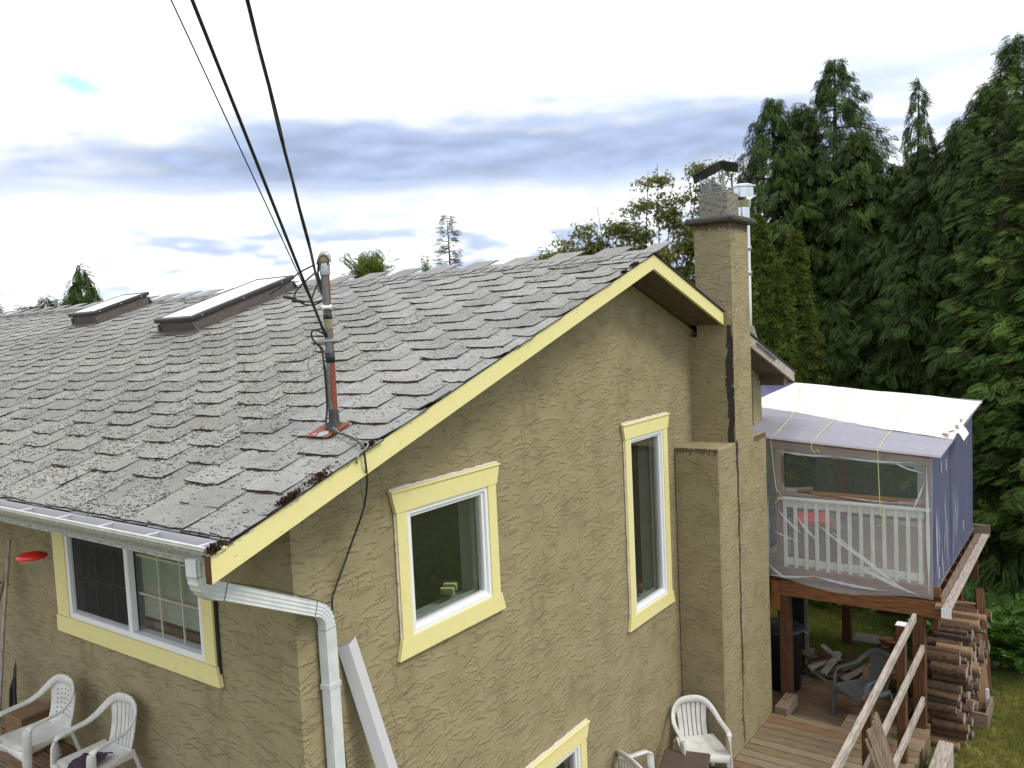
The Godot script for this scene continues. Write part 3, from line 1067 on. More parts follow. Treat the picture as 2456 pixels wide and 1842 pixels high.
	splotch.call(st1, 560, func(t: float) -> Vector3: return Vector3(0.463 + 0.008 * sin(t * 11.0), 4.72 - 1.27 * t, 0.5 + 0.5 * sin(minf(t * 3.0, 1.57)) - 0.25 * t), 0.055, 0.021, func(u: float, v: float, e: float) -> Vector3: return Vector3(5.6825 - e, v, minf(u, 0.5075)) + o)
	put("water_stain", st1.mesh(), M.stain, ch).set_meta("kind", "stuff")
	var st2 := MB.new()
	splotch.call(st2, 760, func(t: float) -> Vector3: return Vector3(5.702 + 0.012 * sin(t * 5.0) + 0.007 * sin(t * 37.0), 3.45 - 2.6 * pow(t, 1.25), (1.0 - 0.5 * t) * (0.35 + 0.65 * absf(sin(t * 9.0 + 0.6)))), 0.040, 0.015, func(u: float, v: float, e: float) -> Vector3: return Vector3(u, v, 0.5095 + e) + o)
	put("water_stain", st2.mesh(), M.stain, ch).set_meta("kind", "stuff")
	var st3 := MB.new()
	splotch.call(st3, 200, func(t: float) -> Vector3: return Vector3(5.70 + 0.02 * sin(t * 7.0), 1.25 - 1.2 * t, 0.3 + 0.7 * absf(sin(t * 6.0))), 0.045, 0.014, func(u: float, v: float, e: float) -> Vector3: return Vector3(u, v, 0.5098 + e) + o)
	put("water_stain", st3.mesh(), M.stain_brown, ch).set_meta("kind", "stuff")
	var st4 := MB.new()   # grime under the cap and along the shoulders
	splotch.call(st4, 150, func(t: float) -> Vector3: return Vector3(0.1 + 0.4 * t, 5.84 - 0.07 * r.randf() * r.randf(), 0.0), 0.0, 0.013, func(u: float, v: float, e: float) -> Vector3: return Vector3(5.6825 - e, minf(v, 5.856), u) + o)
	splotch.call(st4, 150, func(t: float) -> Vector3: return Vector3(5.69 + 0.52 * t, 5.84 - 0.07 * r.randf() * r.randf(), 0.0), 0.0, 0.013, func(u: float, v: float, e: float) -> Vector3: return Vector3(u, minf(v, 5.856), 0.5095 + e) + o)
	splotch.call(st4, 130, func(t: float) -> Vector3: return Vector3(0.02 + 0.47 * t, 3.44 - 0.06 * r.randf() * r.randf(), 0.0), 0.0, 0.012, func(u: float, v: float, e: float) -> Vector3: return Vector3(5.1805 - e, minf(v, 3.45), u) + o)
	splotch.call(st4, 160, func(t: float) -> Vector3: return Vector3(6.24 + 0.41 * t, 3.43 - 0.06 * r.randf() * r.randf(), 0.0), 0.0, 0.013, func(u: float, v: float, e: float) -> Vector3: return Vector3(u, minf(v, 3.45), 0.5095 + e) + o)
	put("grime", st4.mesh(), M.stain_brown, ch).set_meta("kind", "stuff")
	# flakes of bare plaster
	var flakes := MB.new()
	for k in 40:
		var f := r.randf()
		var p: Vector3
		var uu: Vector3
		if f < 0.38:
			p = Vector3(5.681, r.randf_range(3.5, 5.83), r.randf_range(0.1, 0.5))
			uu = Vector3(0, 0, 1)
		elif f < 0.7:
			p = Vector3(r.randf_range(5.69, 6.21), r.randf_range(2.4, 5.83), 0.5115)
			uu = Vector3(1, 0, 0)
		elif f < 0.86:
			p = Vector3(r.randf_range(5.9, 6.6), r.randf_range(2.2, 3.3), 0.5115)
			uu = Vector3(1, 0, 0)
		else:
			p = Vector3(5.179, r.randf_range(0.8, 3.3), r.randf_range(0.08, 0.45))
			uu = Vector3(0, 0, 1)
		var s := r.randf_range(0.004, 0.013) * (2.0 if r.randf() < 0.15 else 1.0)
		var poly: Array[Vector3] = []
		for i in 7:
			var a := TAU * i / 7.0
			poly.append(p + o + (uu * cos(a) * r.randf_range(0.5, 1.2) + Vector3.UP * sin(a) * r.randf_range(0.4, 1.0)) * s)
		for i in range(1, 6):
			flakes.tri(poly[0], poly[i], poly[i + 1])
	for k in 16:
		var p := Vector3(r.randf_range(5.2, 5.66), 3.4545, r.randf_range(0.04, 0.47))
		var s := r.randf_range(0.008, 0.03)
		var poly: Array[Vector3] = []
		for i in 6:
			var a := TAU * i / 6.0
			poly.append(p + o + Vector3(cos(a) * s * 0.4, 0, sin(a) * s) * r.randf_range(0.6, 1.2))
		for i in range(1, 5):
			flakes.tri(poly[0], poly[i + 1], poly[i])
	var fl := put("plaster_flakes", flakes.mesh(), M.efflorescence, ch)
	fl.set_meta("kind", "stuff")
	# the stove pipe behind it, on the far slope
	var fx := Vector3(6.95, roof_top(6.95) - 0.08, 0.19)
	var pipe := thing("stove_pipe", "shiny steel stove pipe with a round cap, close behind the chimney", "flue", fx)
	put("pipe", MB.new().lathe([Vector2(0.09, -0.05), Vector2(0.09, 1.80)], 24).mesh(), M.stainless, pipe)
	put("pipe_cap", MB.new().lathe([Vector2(0.10, 1.78), Vector2(0.11, 1.86), Vector2(0.17, 1.89), Vector2(0.17, 1.91), Vector2(0.145, 1.92), Vector2(0.145, 2.01), Vector2(0.17, 2.015), Vector2(0.17, 2.035), Vector2(0.10, 2.06), Vector2(0.0, 2.07)], 28, Vector3.ZERO, Basis.IDENTITY, false).mesh(), M.stainless, pipe)
	for y in [0.98, 1.28]:
		put("pipe_band", MB.new().lathe([Vector2(0.096, y - 0.03), Vector2(0.099, y - 0.03), Vector2(0.099, y + 0.03), Vector2(0.096, y + 0.03)], 24).mesh(), M.galvanised, pipe)
	put("storm_collar", MB.new().lathe([Vector2(0.22, 0.03), Vector2(0.16, 0.10), Vector2(0.11, 0.30), Vector2(0.10, 0.34)], 20).mesh(), M.concrete, pipe)
	var fl2 := put("flashing", MB.new().box(Vector3(0.05, 0.02, 0.0), Vector3(0.75, 0.012, 0.52), 0.003, Basis(Vector3(0, 0, 1), -0.324)).mesh(), M.galvanised, pipe)
	fl2.set_meta("label", "bent metal flashing sheet")


# ------------------------------------------------------------------ windows
func frame_ring(called: String, w: float, h: float, face: float, depth: float, mat_: Material, parent: Node, at: Vector3) -> void:   # four mitred pieces in the local xy plane
	var mb := MB.new()
	var o := [Vector2(-w / 2, -h / 2), Vector2(w / 2, -h / 2), Vector2(w / 2, h / 2), Vector2(-w / 2, h / 2)]
	var i := [Vector2(-w / 2 + face, -h / 2 + face), Vector2(w / 2 - face, -h / 2 + face), Vector2(w / 2 - face, h / 2 - face), Vector2(-w / 2 + face, h / 2 - face)]
	for k in 4:
		var n := (k + 1) % 4
		mb.prism([o[k], o[n], i[n], i[k]], -depth, 0.0)
	put(called, mb.mesh(), mat_, parent, Transform3D(Basis.IDENTITY, at))


func window_unit(called: String, label: String, at: Vector3, turn: float, w: float, h: float, trim: Dictionary) -> Node3D:   # local z looks out of the wall
	var t := thing(called, label, "window", at, turn)
	frame_ring("frame", w, h, 0.030, 0.10, M.vinyl, t, Vector3(0, 0, 0.014))
	frame_ring("sash", w - 0.062, h - 0.062, 0.026, 0.05, M.vinyl, t, Vector3(0, 0, -0.004))
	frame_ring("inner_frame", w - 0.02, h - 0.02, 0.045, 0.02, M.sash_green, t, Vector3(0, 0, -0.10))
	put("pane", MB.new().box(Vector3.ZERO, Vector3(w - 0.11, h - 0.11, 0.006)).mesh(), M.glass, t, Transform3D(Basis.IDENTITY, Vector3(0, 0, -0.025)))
	var j := 0.10   # side casing width
	var hh: float = trim.head
	var sh: float = trim.sill
	var th := 0.024
	var x0 := -w / 2 - j
	var x1 := w / 2 + j
	var y0 := -h / 2
	var y1 := h / 2
	put("side_casing", MB.new().box(Vector3(-w / 2 - j / 2 - 0.001, 0, th / 2), Vector3(j, h + 0.002, th), 0.002).mesh(), M.yellow_paint, t)
	put("side_casing", MB.new().box(Vector3(w / 2 + j / 2 + 0.001, 0, th / 2), Vector3(j, h + 0.002, th), 0.002).mesh(), M.yellow_paint, t)
	# head and sill flare outwards at their ends
	put("head_casing", MB.new().prism([Vector2(x0 - 0.01, y1 + 0.002), Vector2(x1 + 0.01, y1 + 0.002), Vector2(x1 + 0.045, y1 + hh), Vector2(x0 - 0.045, y1 + hh)], 0.0, th + 0.005).mesh(), M.yellow_paint, t)
	put("drip_cap", MB.new().box(Vector3(0, y1 + hh + 0.009, th / 2 + 0.008), Vector3(w + 2 * j + 0.105, 0.016, th + 0.016), 0.004).mesh(), M.yellow_paint, t)
	put("sill_board", MB.new().prism([Vector2(x0 - 0.05, y0 - sh), Vector2(x1 + 0.05, y0 - sh), Vector2(x1 + 0.012, y0 - 0.002), Vector2(x0 - 0.012, y0 - 0.002)], 0.0, th + 0.005).mesh(), M.yellow_paint, t)
	# bead of filler between casing and stucco
	var cz := 0.004
	var r := RandomNumberGenerator.new()
	r.seed = 3
	var top: Array = []
	var sc: Array = []
	for k in 26:
		top.append(Vector3(lerpf(x0 - 0.05, x1 + 0.05, k / 25.0), y1 + hh + 0.021 + r.randf_range(-0.002, 0.003), cz))
		sc.append(r.randf_range(0.7, 1.4))
	put("filler_bead", MB.new().tube(top, 0.012, 6, sc).mesh(), M.caulk, t)
	var sd: Array = []
	sc = []
	for k in 30:
		sd.append(Vector3(x0 - 0.004 + r.randf_range(-0.002, 0.002), lerpf(y0, y1, k / 29.0), cz))
		sc.append(r.randf_range(0.6, 1.5))
	put("filler_bead", MB.new().tube(sd, 0.008, 6, sc).mesh(), M.caulk, t)
	return t


func build_windows() -> void:
	var a := window_unit("window", "square yellow trimmed window nearest the house corner on the gable wall", Vector3(1.394, 3.2265, 0.006), 0.0, 0.886, 0.851, {"head": 0.135, "sill": 0.135})
	a.get_node("pane").set_meta("label", "dark single pane")
	var b := window_unit("window", "tall narrow yellow trimmed window beside the chimney", Vector3(4.504, 2.8135, 0.006), 0.0, 0.736, 1.755, {"head": 0.135, "sill": 0.135})
	b.get_node("pane").set_meta("label", "tall dark pane")
	window_unit("window", "lower yellow trimmed window cut off by the bottom edge of the photo", Vector3(2.35, 0.50, 0.006), 0.0, 1.29, 1.25, {"head": 0.13, "sill": 0.135})
	# green tinted box and pot on the sills inside
	var bx := thing("sponge_packet", "green and yellow packet lying on the sill inside the square window", "packet", Vector3(1.60, 2.86, -0.20), 0.5)
	put("wrapper", MB.new().box(Vector3(0, 0.04, 0), Vector3(0.20, 0.05, 0.10), 0.012).mesh(), M.fern_solid, bx)
	for s in [-0.075, 0.03]:
		put("sponge", MB.new().box(Vector3(s, 0.042, 0.0), Vector3(0.025, 0.056, 0.104), 0.006).mesh(), M.rope_yellow, bx)
	for k in 2:
		var pot := thing("clay_pot", ["small brown pot on the sill inside the tall window, left of the other pot", "small brown pot on the sill inside the tall window, right of the other pot"][k], "pot", Vector3(4.42 + 0.19 * k, 1.985, -0.15 - 0.03 * k))
		put("bowl", MB.new().lathe([Vector2(0.0, 0.0), Vector2(0.035, 0.0), Vector2(0.05, 0.06), Vector2(0.045, 0.09), Vector2(0.03, 0.10)], 14).mesh(), M.brown_wood_y, pot)
	box_part("sill_shelf", Vector3(1.394, 2.79, -0.19), Vector3(0.88, 0.03, 0.2), M.sash_green, house)
	box_part("sill_shelf", Vector3(4.504, 1.93, -0.19), Vector3(0.73, 0.03, 0.2), M.sash_green, house)
	for q in [Vector3(1.85, 3.23, -0.2), Vector3(0.94, 3.23, -0.2)]:
		box_part("reveal", q, Vector3(0.02, 0.88, 0.16), M.sash_green, house)
	for q in [Vector3(4.885, 2.81, -0.2), Vector3(4.125, 2.81, -0.2)]:
		box_part("reveal", q, Vector3(0.02, 1.76, 0.16), M.sash_green, house)
	# the slider on the eave wall
	var w := 1.747
	var h := 0.90
	var s := thing("slider_window", "wide white sliding window with a blind, yellow trim, under the gutter", "window", Vector3(-0.006, 3.227, -1.7595), -PI / 2)
	frame_ring("frame", w, h, 0.042, 0.10, M.vinyl, s, Vector3(0, 0, 0.016))
	box_part("mullion", Vector3(-0.005, 0, -0.004), Vector3(0.05, h - 0.086, 0.05), M.vinyl, s)
	put("pane", MB.new().box(Vector3.ZERO, Vector3(0.79, h - 0.084, 0.006)).mesh(), M.glass, s, Transform3D(Basis.IDENTITY, Vector3(0.425, 0, -0.032)))
	put("pane", MB.new().box(Vector3.ZERO, Vector3(0.79, h - 0.084, 0.006)).mesh(), M.glass, s, Transform3D(Basis.IDENTITY, Vector3(-0.43, 0, -0.052)))
	put("insect_screen", MB.new().box(Vector3.ZERO, Vector3(0.76, h - 0.10, 0.002)).mesh(), M.screen, s, Transform3D(Basis.IDENTITY, Vector3(-0.43, 0, -0.012)))
	frame_ring("screen_frame", 0.80, h - 0.084, 0.022, 0.012, M.vinyl_grey, s, Vector3(-0.432, 0, -0.008))
	# glazing bars: a three by three grid in each half
	for half in [[0.425, M.cream_bar], [-0.43, M.vinyl_grey]]:
		for k in 2:
			box_part("glazing_bar", Vector3(half[0] - 0.132 + 0.264 * k, 0, -0.044), Vector3(0.016, h - 0.09, 0.008), half[1], s, 0.0)
			box_part("glazing_bar", Vector3(half[0], -0.137 + 0.274 * k, -0.0445), Vector3(0.79, 0.016, 0.007), half[1], s, 0.0)
	for k in 38:   # slats of the blind
		box_part("blind_slat", Vector3(0.425, 0.235 - 0.0145 * k, -0.080), Vector3(0.785, 0.0025, 0.022), M.blind, s, 0.0, Basis(Vector3(1, 0, 0), 0.75))
	box_part("blind_slat", Vector3(0.425, 0.345, -0.075), Vector3(0.785, 0.20, 0.012), M.olive_cloth, s, 0.0)
	put("blind_knob", MB.new().lathe([Vector2(0.0, -0.035), Vector2(0.030, -0.018), Vector2(0.036, 0.0), Vector2(0.030, 0.018), Vector2(0.0, 0.035)], 14).mesh(), M.rope_yellow, s, Transform3D(Basis.IDENTITY, Vector3(0.55, 0.20, -0.058)))
	var j := 0.115
	var th := 0.026
	put("side_casing", MB.new().box(Vector3(-w / 2 - j / 2 - 0.03, 0.01, th / 2), Vector3(j + 0.06, h + 0.02, th), 0.002).mesh(), M.yellow_paint, s)
	put("side_casing", MB.new().box(Vector3(w / 2 + j / 2 + 0.001, 0.01, th / 2), Vector3(j, h + 0.02, th), 0.002).mesh(), M.yellow_paint, s)
	put("sill_board", MB.new().prism([Vector2(-w / 2 - j - 0.075, -h / 2 - 0.13), Vector2(w / 2 + j + 0.04, -h / 2 - 0.13), Vector2(w / 2 + j + 0.012, -h / 2 - 0.002), Vector2(-w / 2 - j - 0.07, -h / 2 - 0.002)], 0.0, th + 0.006).mesh(), M.yellow_paint, s)
	put("head_casing", MB.new().box(Vector3(0, h / 2 + 0.06, th / 2), Vector3(w + 2 * j, 0.10, th), 0.002).mesh(), M.yellow_paint, s)
	put("open_joint", MB.new().box(Vector3(w / 2 + j + 0.012, -0.02, 0.004), Vector3(0.022, h + 0.1, 0.014)).mesh(), M.asphalt_edge, s)
	var cup := thing("cup", "small bluish cup on the sill inside the sliding window", "cup", Vector3(0.14, 2.80, -1.66))
	put("cup_body", MB.new().lathe([Vector2(0.0, 0.0), Vector2(0.035, 0.0), Vector2(0.045, 0.06), Vector2(0.04, 0.07)], 14).mesh(), M.cloth_blue, cup)


# ------------------------------------------------------------------ mast and cables
func build_mast() -> void:
	var b := Vector3(0.452, 4.262, -0.070)
	var m := thing("service_mast", "peeling grey and rust red service mast with a weather head on the shingles", "mast", b)
	var top := 1.03
	put("pipe", MB.new().lathe([Vector2(0.026, 0.0), Vector2(0.026, top)], 24).mesh(), M.rust_red, m)
	# coats of grey paint that have worn back to a ragged edge: shells round part of the pipe
	var shell := func(y0: float, y1: float, a0: float, a1: float, rag: float, mt: Material) -> void:
		var f := func(u: float, v: float) -> Vector3:
			var y := lerpf(y0, y1, v)
			var e := a1 + rag * (sin(y * 19.0) + 0.6 * sin(y * 47.0 + 1.0))
			var a := lerpf(a0, e, u)
			return Vector3(cos(a) * 0.0266, y, -sin(a) * 0.0266)
		put("paint", MB.new().sheet(f, 14, 24).mesh(), mt, m)
	# angles: the camera stands towards (-0.67, +0.74); its left side is +110 degrees further
	var cam_a := atan2(-3.88, -3.48)
	shell.call(0.0, 0.44, cam_a - 2.4, cam_a - 0.30, 0.16, M.grey_paint)
	shell.call(0.44, 0.62, cam_a - 2.4, cam_a + 0.85, 0.02, M.grey_paint)
	shell.call(0.62, 0.69, cam_a - 2.4, cam_a + 1.3, 0.02, M.tan_paint)
	shell.call(0.69, top - 0.08, cam_a - 2.4, cam_a + 0.62, 0.05, M.grey_paint)
	for y in [[0.085, 0.035, 0.0], [0.44, 0.03, 0.0], [0.69, 0.012, 0.0]]:
		put("tape_band", MB.new().lathe([Vector2(0.0275, y[0] - y[1]), Vector2(0.0285, y[0] - y[1]), Vector2(0.0285, y[0] + y[1]), Vector2(0.0275, y[0] + y[1])], 20).mesh(), M.black_rubber, m)
	put("boot", MB.new().lathe([Vector2(0.062, -0.005), Vector2(0.046, 0.022), Vector2(0.033, 0.03), Vector2(0.031, 0.075), Vector2(0.027, 0.08)], 22, Vector3(0, 0.012, 0)).mesh(), M.black_rubber, m)
	var c := 1.0 / sqrt(1.0 + SLOPE * SLOPE)
	var rb := Basis(Vector3(0, 0, 1), Vector3(-SLOPE * c, c, 0), Vector3(-c, -SLOPE * c, 0))
	var plate := put("flashing_plate", MB.new().box(Vector3(0.0, 0.0, 0.055), Vector3(0.20, 0.004, 0.21), 0.001).mesh(), M.rust_red, m, Transform3D(rb, Vector3(0, 0.02, 0)))
	plate.set_meta("label", "rust red metal flashing plate")
	var patch := MB.new()
	var r := RandomNumberGenerator.new()
	r.seed = 8
	for q in [[0.03, 0.12, 0.05], [-0.04, 0.13, 0.02], [0.07, 0.06, 0.02]]:
		var poly: Array[Vector3] = []
		for i in 9:
			var a := -TAU * i / 9.0
			poly.append(Vector3(q[0] + cos(a) * q[2] * r.randf_range(0.5, 1.2), 0.0035, q[1] + sin(a) * q[2] * r.randf_range(0.4, 0.9)))
		for i in range(1, 8):
			patch.tri(poly[0], poly[i], poly[i + 1])
	put("worn_paint", patch.mesh(), M.galvanised, m, Transform3D(rb, Vector3(0, 0.02, 0)))
	# weather head: a rounded hood that opens towards the wires
	var face := Vector3(-0.75, -0.1, 0.65).normalized()
	var hx := face.cross(Vector3.UP).normalized()
	var hb := Basis(hx, Vector3.UP, -face)
	put("head_collar", MB.new().lathe([Vector2(0.031, top - 0.085), Vector2(0.033, top - 0.02), Vector2(0.031, top - 0.015)], 22).mesh(), M.galvanised, m)
	var hood := MB.new().sheet(func(u: float, v: float) -> Vector3: return Vector3(0, top, 0) + hb * Vector3(0.046 * cos(PI * u) * (1.0 - 0.15 * v), 0.062 * sin(PI * u) * (1.0 - 0.10 * v) - 0.022 * (1.0 - v), -0.035 + 0.085 * v), 16, 5, 0.005)
	put("weather_head", hood.mesh(), M.galvanised, m)
	put("weather_head_back", MB.new().lathe([Vector2(0.040, 0.0), Vector2(0.038, 0.025), Vector2(0.022, 0.048), Vector2(0.0, 0.054)], 18, Vector3(0, top, 0) + hb * Vector3(0, 0.008, 0.028)).mesh(), M.galvanised, m)
	put("wire_plate", MB.new().lathe([Vector2(0.0, -0.006), Vector2(0.037, -0.006), Vector2(0.037, 0.006), Vector2(0.0, 0.006)], 18, Vector3(0, top + 0.008, 0) + hb * Vector3(0, 0, -0.022), hb * Basis(Vector3(1, 0, 0), PI / 2)).mesh(), M.tan_paint, m)
	# insulator and clamp
	var side := Vector3(0.74, 0, 0.67)
	for y in [0.745, 0.545]:
		put("clamp", MB.new().box(Vector3(0, y, 0), Vector3(0.135 if y < 0.6 else 0.11, 0.022, 0.058), 0.006, Basis(side.normalized(), Vector3.UP, side.normalized().cross(Vector3.UP))).mesh(), M.galvanised, m)
	put("insulator", MB.new().lathe([Vector2(0.0, -0.03), Vector2(0.016, -0.03), Vector2(0.016, -0.020), Vector2(0.011, -0.012), Vector2(0.011, 0.012), Vector2(0.016, 0.020), Vector2(0.016, 0.03), Vector2(0.0, 0.03)], 16, Vector3(-0.035, 0.748, 0.036), Basis(Vector3(0.74, 0, 0.67).normalized(), Vector3.UP, Vector3(-0.67, 0, 0.74)) * Basis(Vector3(0, 0, 1), PI / 2)).mesh(), M.porcelain, m)
	# service wires to the pole: each hangs in the air from the mast
	var h := Vector3(0.415, 5.19, -0.105)
	var top_a := Vector3(-0.894, 6.252, 0.732)
	var top_b := Vector3(-0.723, 6.266, 0.865)
	var top_c := Vector3(-0.960, 6.245, 0.685)
	var far := func(p: Vector3, q: Vector3, k: float, sag: float) -> Array:
		var o: Array = []
		for i in 30:
			var t := i / 29.0 * k
			var s := t / k
			o.append(p.lerp(q, t) + Vector3(0, sag * 4.0 * s * (s - 1.0), 0) + Vector3(0, -sag * 4.0 * (1.0 / k) * (1.0 / k - 1.0) * minf(1.0, t), 0))
		return o
	var wa := tube_part("overhead_cable", far.call(Vector3(0.445, 4.815, -0.082), top_a, 4.0, 0.0), 0.0088, M.cable_black)
	tag(wa, "thick black overhead cable, the middle of the three, tied to the mast clamp", "cable")
	var wc := tube_part("overhead_cable", far.call(Vector3(0.452, 4.808, -0.070), top_c, 4.0, 0.0), 0.0032, M.cable_black)
	tag(wc, "thinnest overhead wire, leftmost of the three running up from the mast", "cable")
	# the third is two conductors twisted round a bare one
	var tw := thing("overhead_cable", "twisted overhead cable, rightmost of the three, reaching the weather head", "cable", h)
	var axis: Array = [Vector3(0.430, 5.10, -0.092), h, Vector3(0.387, 5.411, -0.130)]
	var dirn := (top_b - Vector3(0.387, 5.411, -0.130))
	for i in range(1, 60):
		axis.append(Vector3(0.387, 5.411, -0.130) + dirn * (i / 59.0 * 4.0))
	axis = smooth_path(axis, 5)
	for k in 3:
		var p: Array = []
		for i in axis.size():
			var q: Vector3 = axis[i]
			var ph := q.y * 7.0 + k * TAU / 3.0
			p.append(q - h + Vector3(0.74, 0, 0.67).normalized() * cos(ph) * 0.0058 + Vector3(-0.5, 0.2, 0.6) * sin(ph) * 0.0058)
		put("strand", MB.new().tube(p, 0.0055 if k < 2 else 0.003, 7).mesh(), M.cable_black if k < 2 else M.cable_grey, tw)
	# drip loops
	var loops := [
		[[0.440, 5.292, -0.082], [0.416, 5.19, -0.104], [0.425, 5.11, -0.095], [0.445, 5.068, -0.078], [0.40, 5.045, -0.118], [0.345, 5.055, -0.165], [0.309, 5.068, -0.199], [0.263, 5.085, -0.241]],
		[[0.43, 5.30, -0.09], [0.421, 5.22, -0.098], [0.437, 5.12, -0.083], [0.437, 5.06, -0.083], [0.395, 5.03, -0.122], [0.350, 5.035, -0.160], [0.335, 5.05, -0.175]],
		[[0.400, 5.268, -0.116], [0.344, 5.23, -0.168], [0.30, 5.19, -0.205], [0.262, 5.15, -0.238], [0.20, 5.10, -0.30]],
		[[0.413, 5.227, -0.107], [0.36, 5.17, -0.154], [0.321, 5.117, -0.189], [0.309, 5.075, -0.199]],
		[[0.418, 5.16, -0.102], [0.400, 5.11, -0.118], [0.386, 5.066, -0.130]]]
	for l in loops:
		var p: Array = []
		for q in l:
			p.append(Vector3(q[0], q[1], q[2]) - b)
		put("drip_loop", MB.new().tube(smooth_path(p), 0.0052, 7).mesh(), M.cable_black, m)
	for q in [[Vector3(0.300, 5.066, -0.208), Vector3(0.355, 5.046, -0.158)], [Vector3(0.262, 5.086, -0.242), Vector3(0.318, 5.069, -0.192)]]:
		put("splice", MB.new().tube([q[0] - b, q[1] - b], 0.010, 8).mesh(), M.black_rubber, m)
	# the two leads that run down the mast, over the roof edge and down the wall
	var black: Array = []
	for q in [[0.470, 4.803, -0.055], [0.422, 4.86, -0.102], [0.393, 4.877, -0.128], [0.377, 4.857, -0.142], [0.384, 4.813, -0.135], [0.418, 4.751, -0.106], [0.425, 4.60, -0.098], [0.423, 4.40, -0.094], [0.405, 4.29, -0.090], [0.345, 4.262, 0.05], [0.286, 4.243, 0.258], [0.212, 4.214, 0.412], [0.200, 4.178, 0.440], [0.213, 4.094, 0.435], [0.249, 4.039, 0.40], [0.306, 3.987, 0.34], [0.385, 3.877, 0.24], [0.429, 3.75, 0.15], [0.416, 3.604, 0.08], [0.35, 3.435, 0.045], [0.274, 3.305, 0.04], [0.25, 3.252, 0.04], [0.247, 3.15, 0.04], [0.262, 2.9, 0.03], [0.268, 2.5, 0.03], [0.285, 2.2, 0.03], [0.30, 1.6, 0.03], [0.30, 0.6, 0.03], [0.30, -0.3, 0.03]]:
		black.append(Vector3(q[0], q[1], q[2]))
	tag(tube_part("lead_cable", smooth_path(black), 0.0062, M.cable_black), "black lead looping off the mast and down the stucco to the downspout", "cable")
	var grey: Array = []
	for q in [[0.452, 4.80, -0.062], [0.446, 4.70, -0.102], [0.440, 4.745, -0.108], [0.404, 4.779, -0.118], [0.376, 4.729, -0.143], [0.353, 4.670, -0.165], [0.371, 4.614, -0.150], [0.408, 4.616, -0.118], [0.430, 4.664, -0.104], [0.436, 4.60, -0.098], [0.434, 4.38, -0.092], [0.425, 4.29, -0.075], [0.36, 4.262, 0.06], [0.300, 4.240, 0.214], [0.262, 4.226, 0.33], [0.251, 4.222, 0.42], [0.205, 4.205, 0.455], [0.165, 4.172, 0.436], [0.152, 4.141, 0.43], [0.225, 4.05, 0.36], [0.313, 3.952, 0.28], [0.400, 3.831, 0.20], [0.428, 3.757, 0.155]]:
		grey.append(Vector3(q[0], q[1], q[2]))
	tag(tube_part("lead_cable", smooth_path(grey), 0.0042, M.cable_grey), "thin grey lead coiled on the mast and draped over the barge board", "cable")


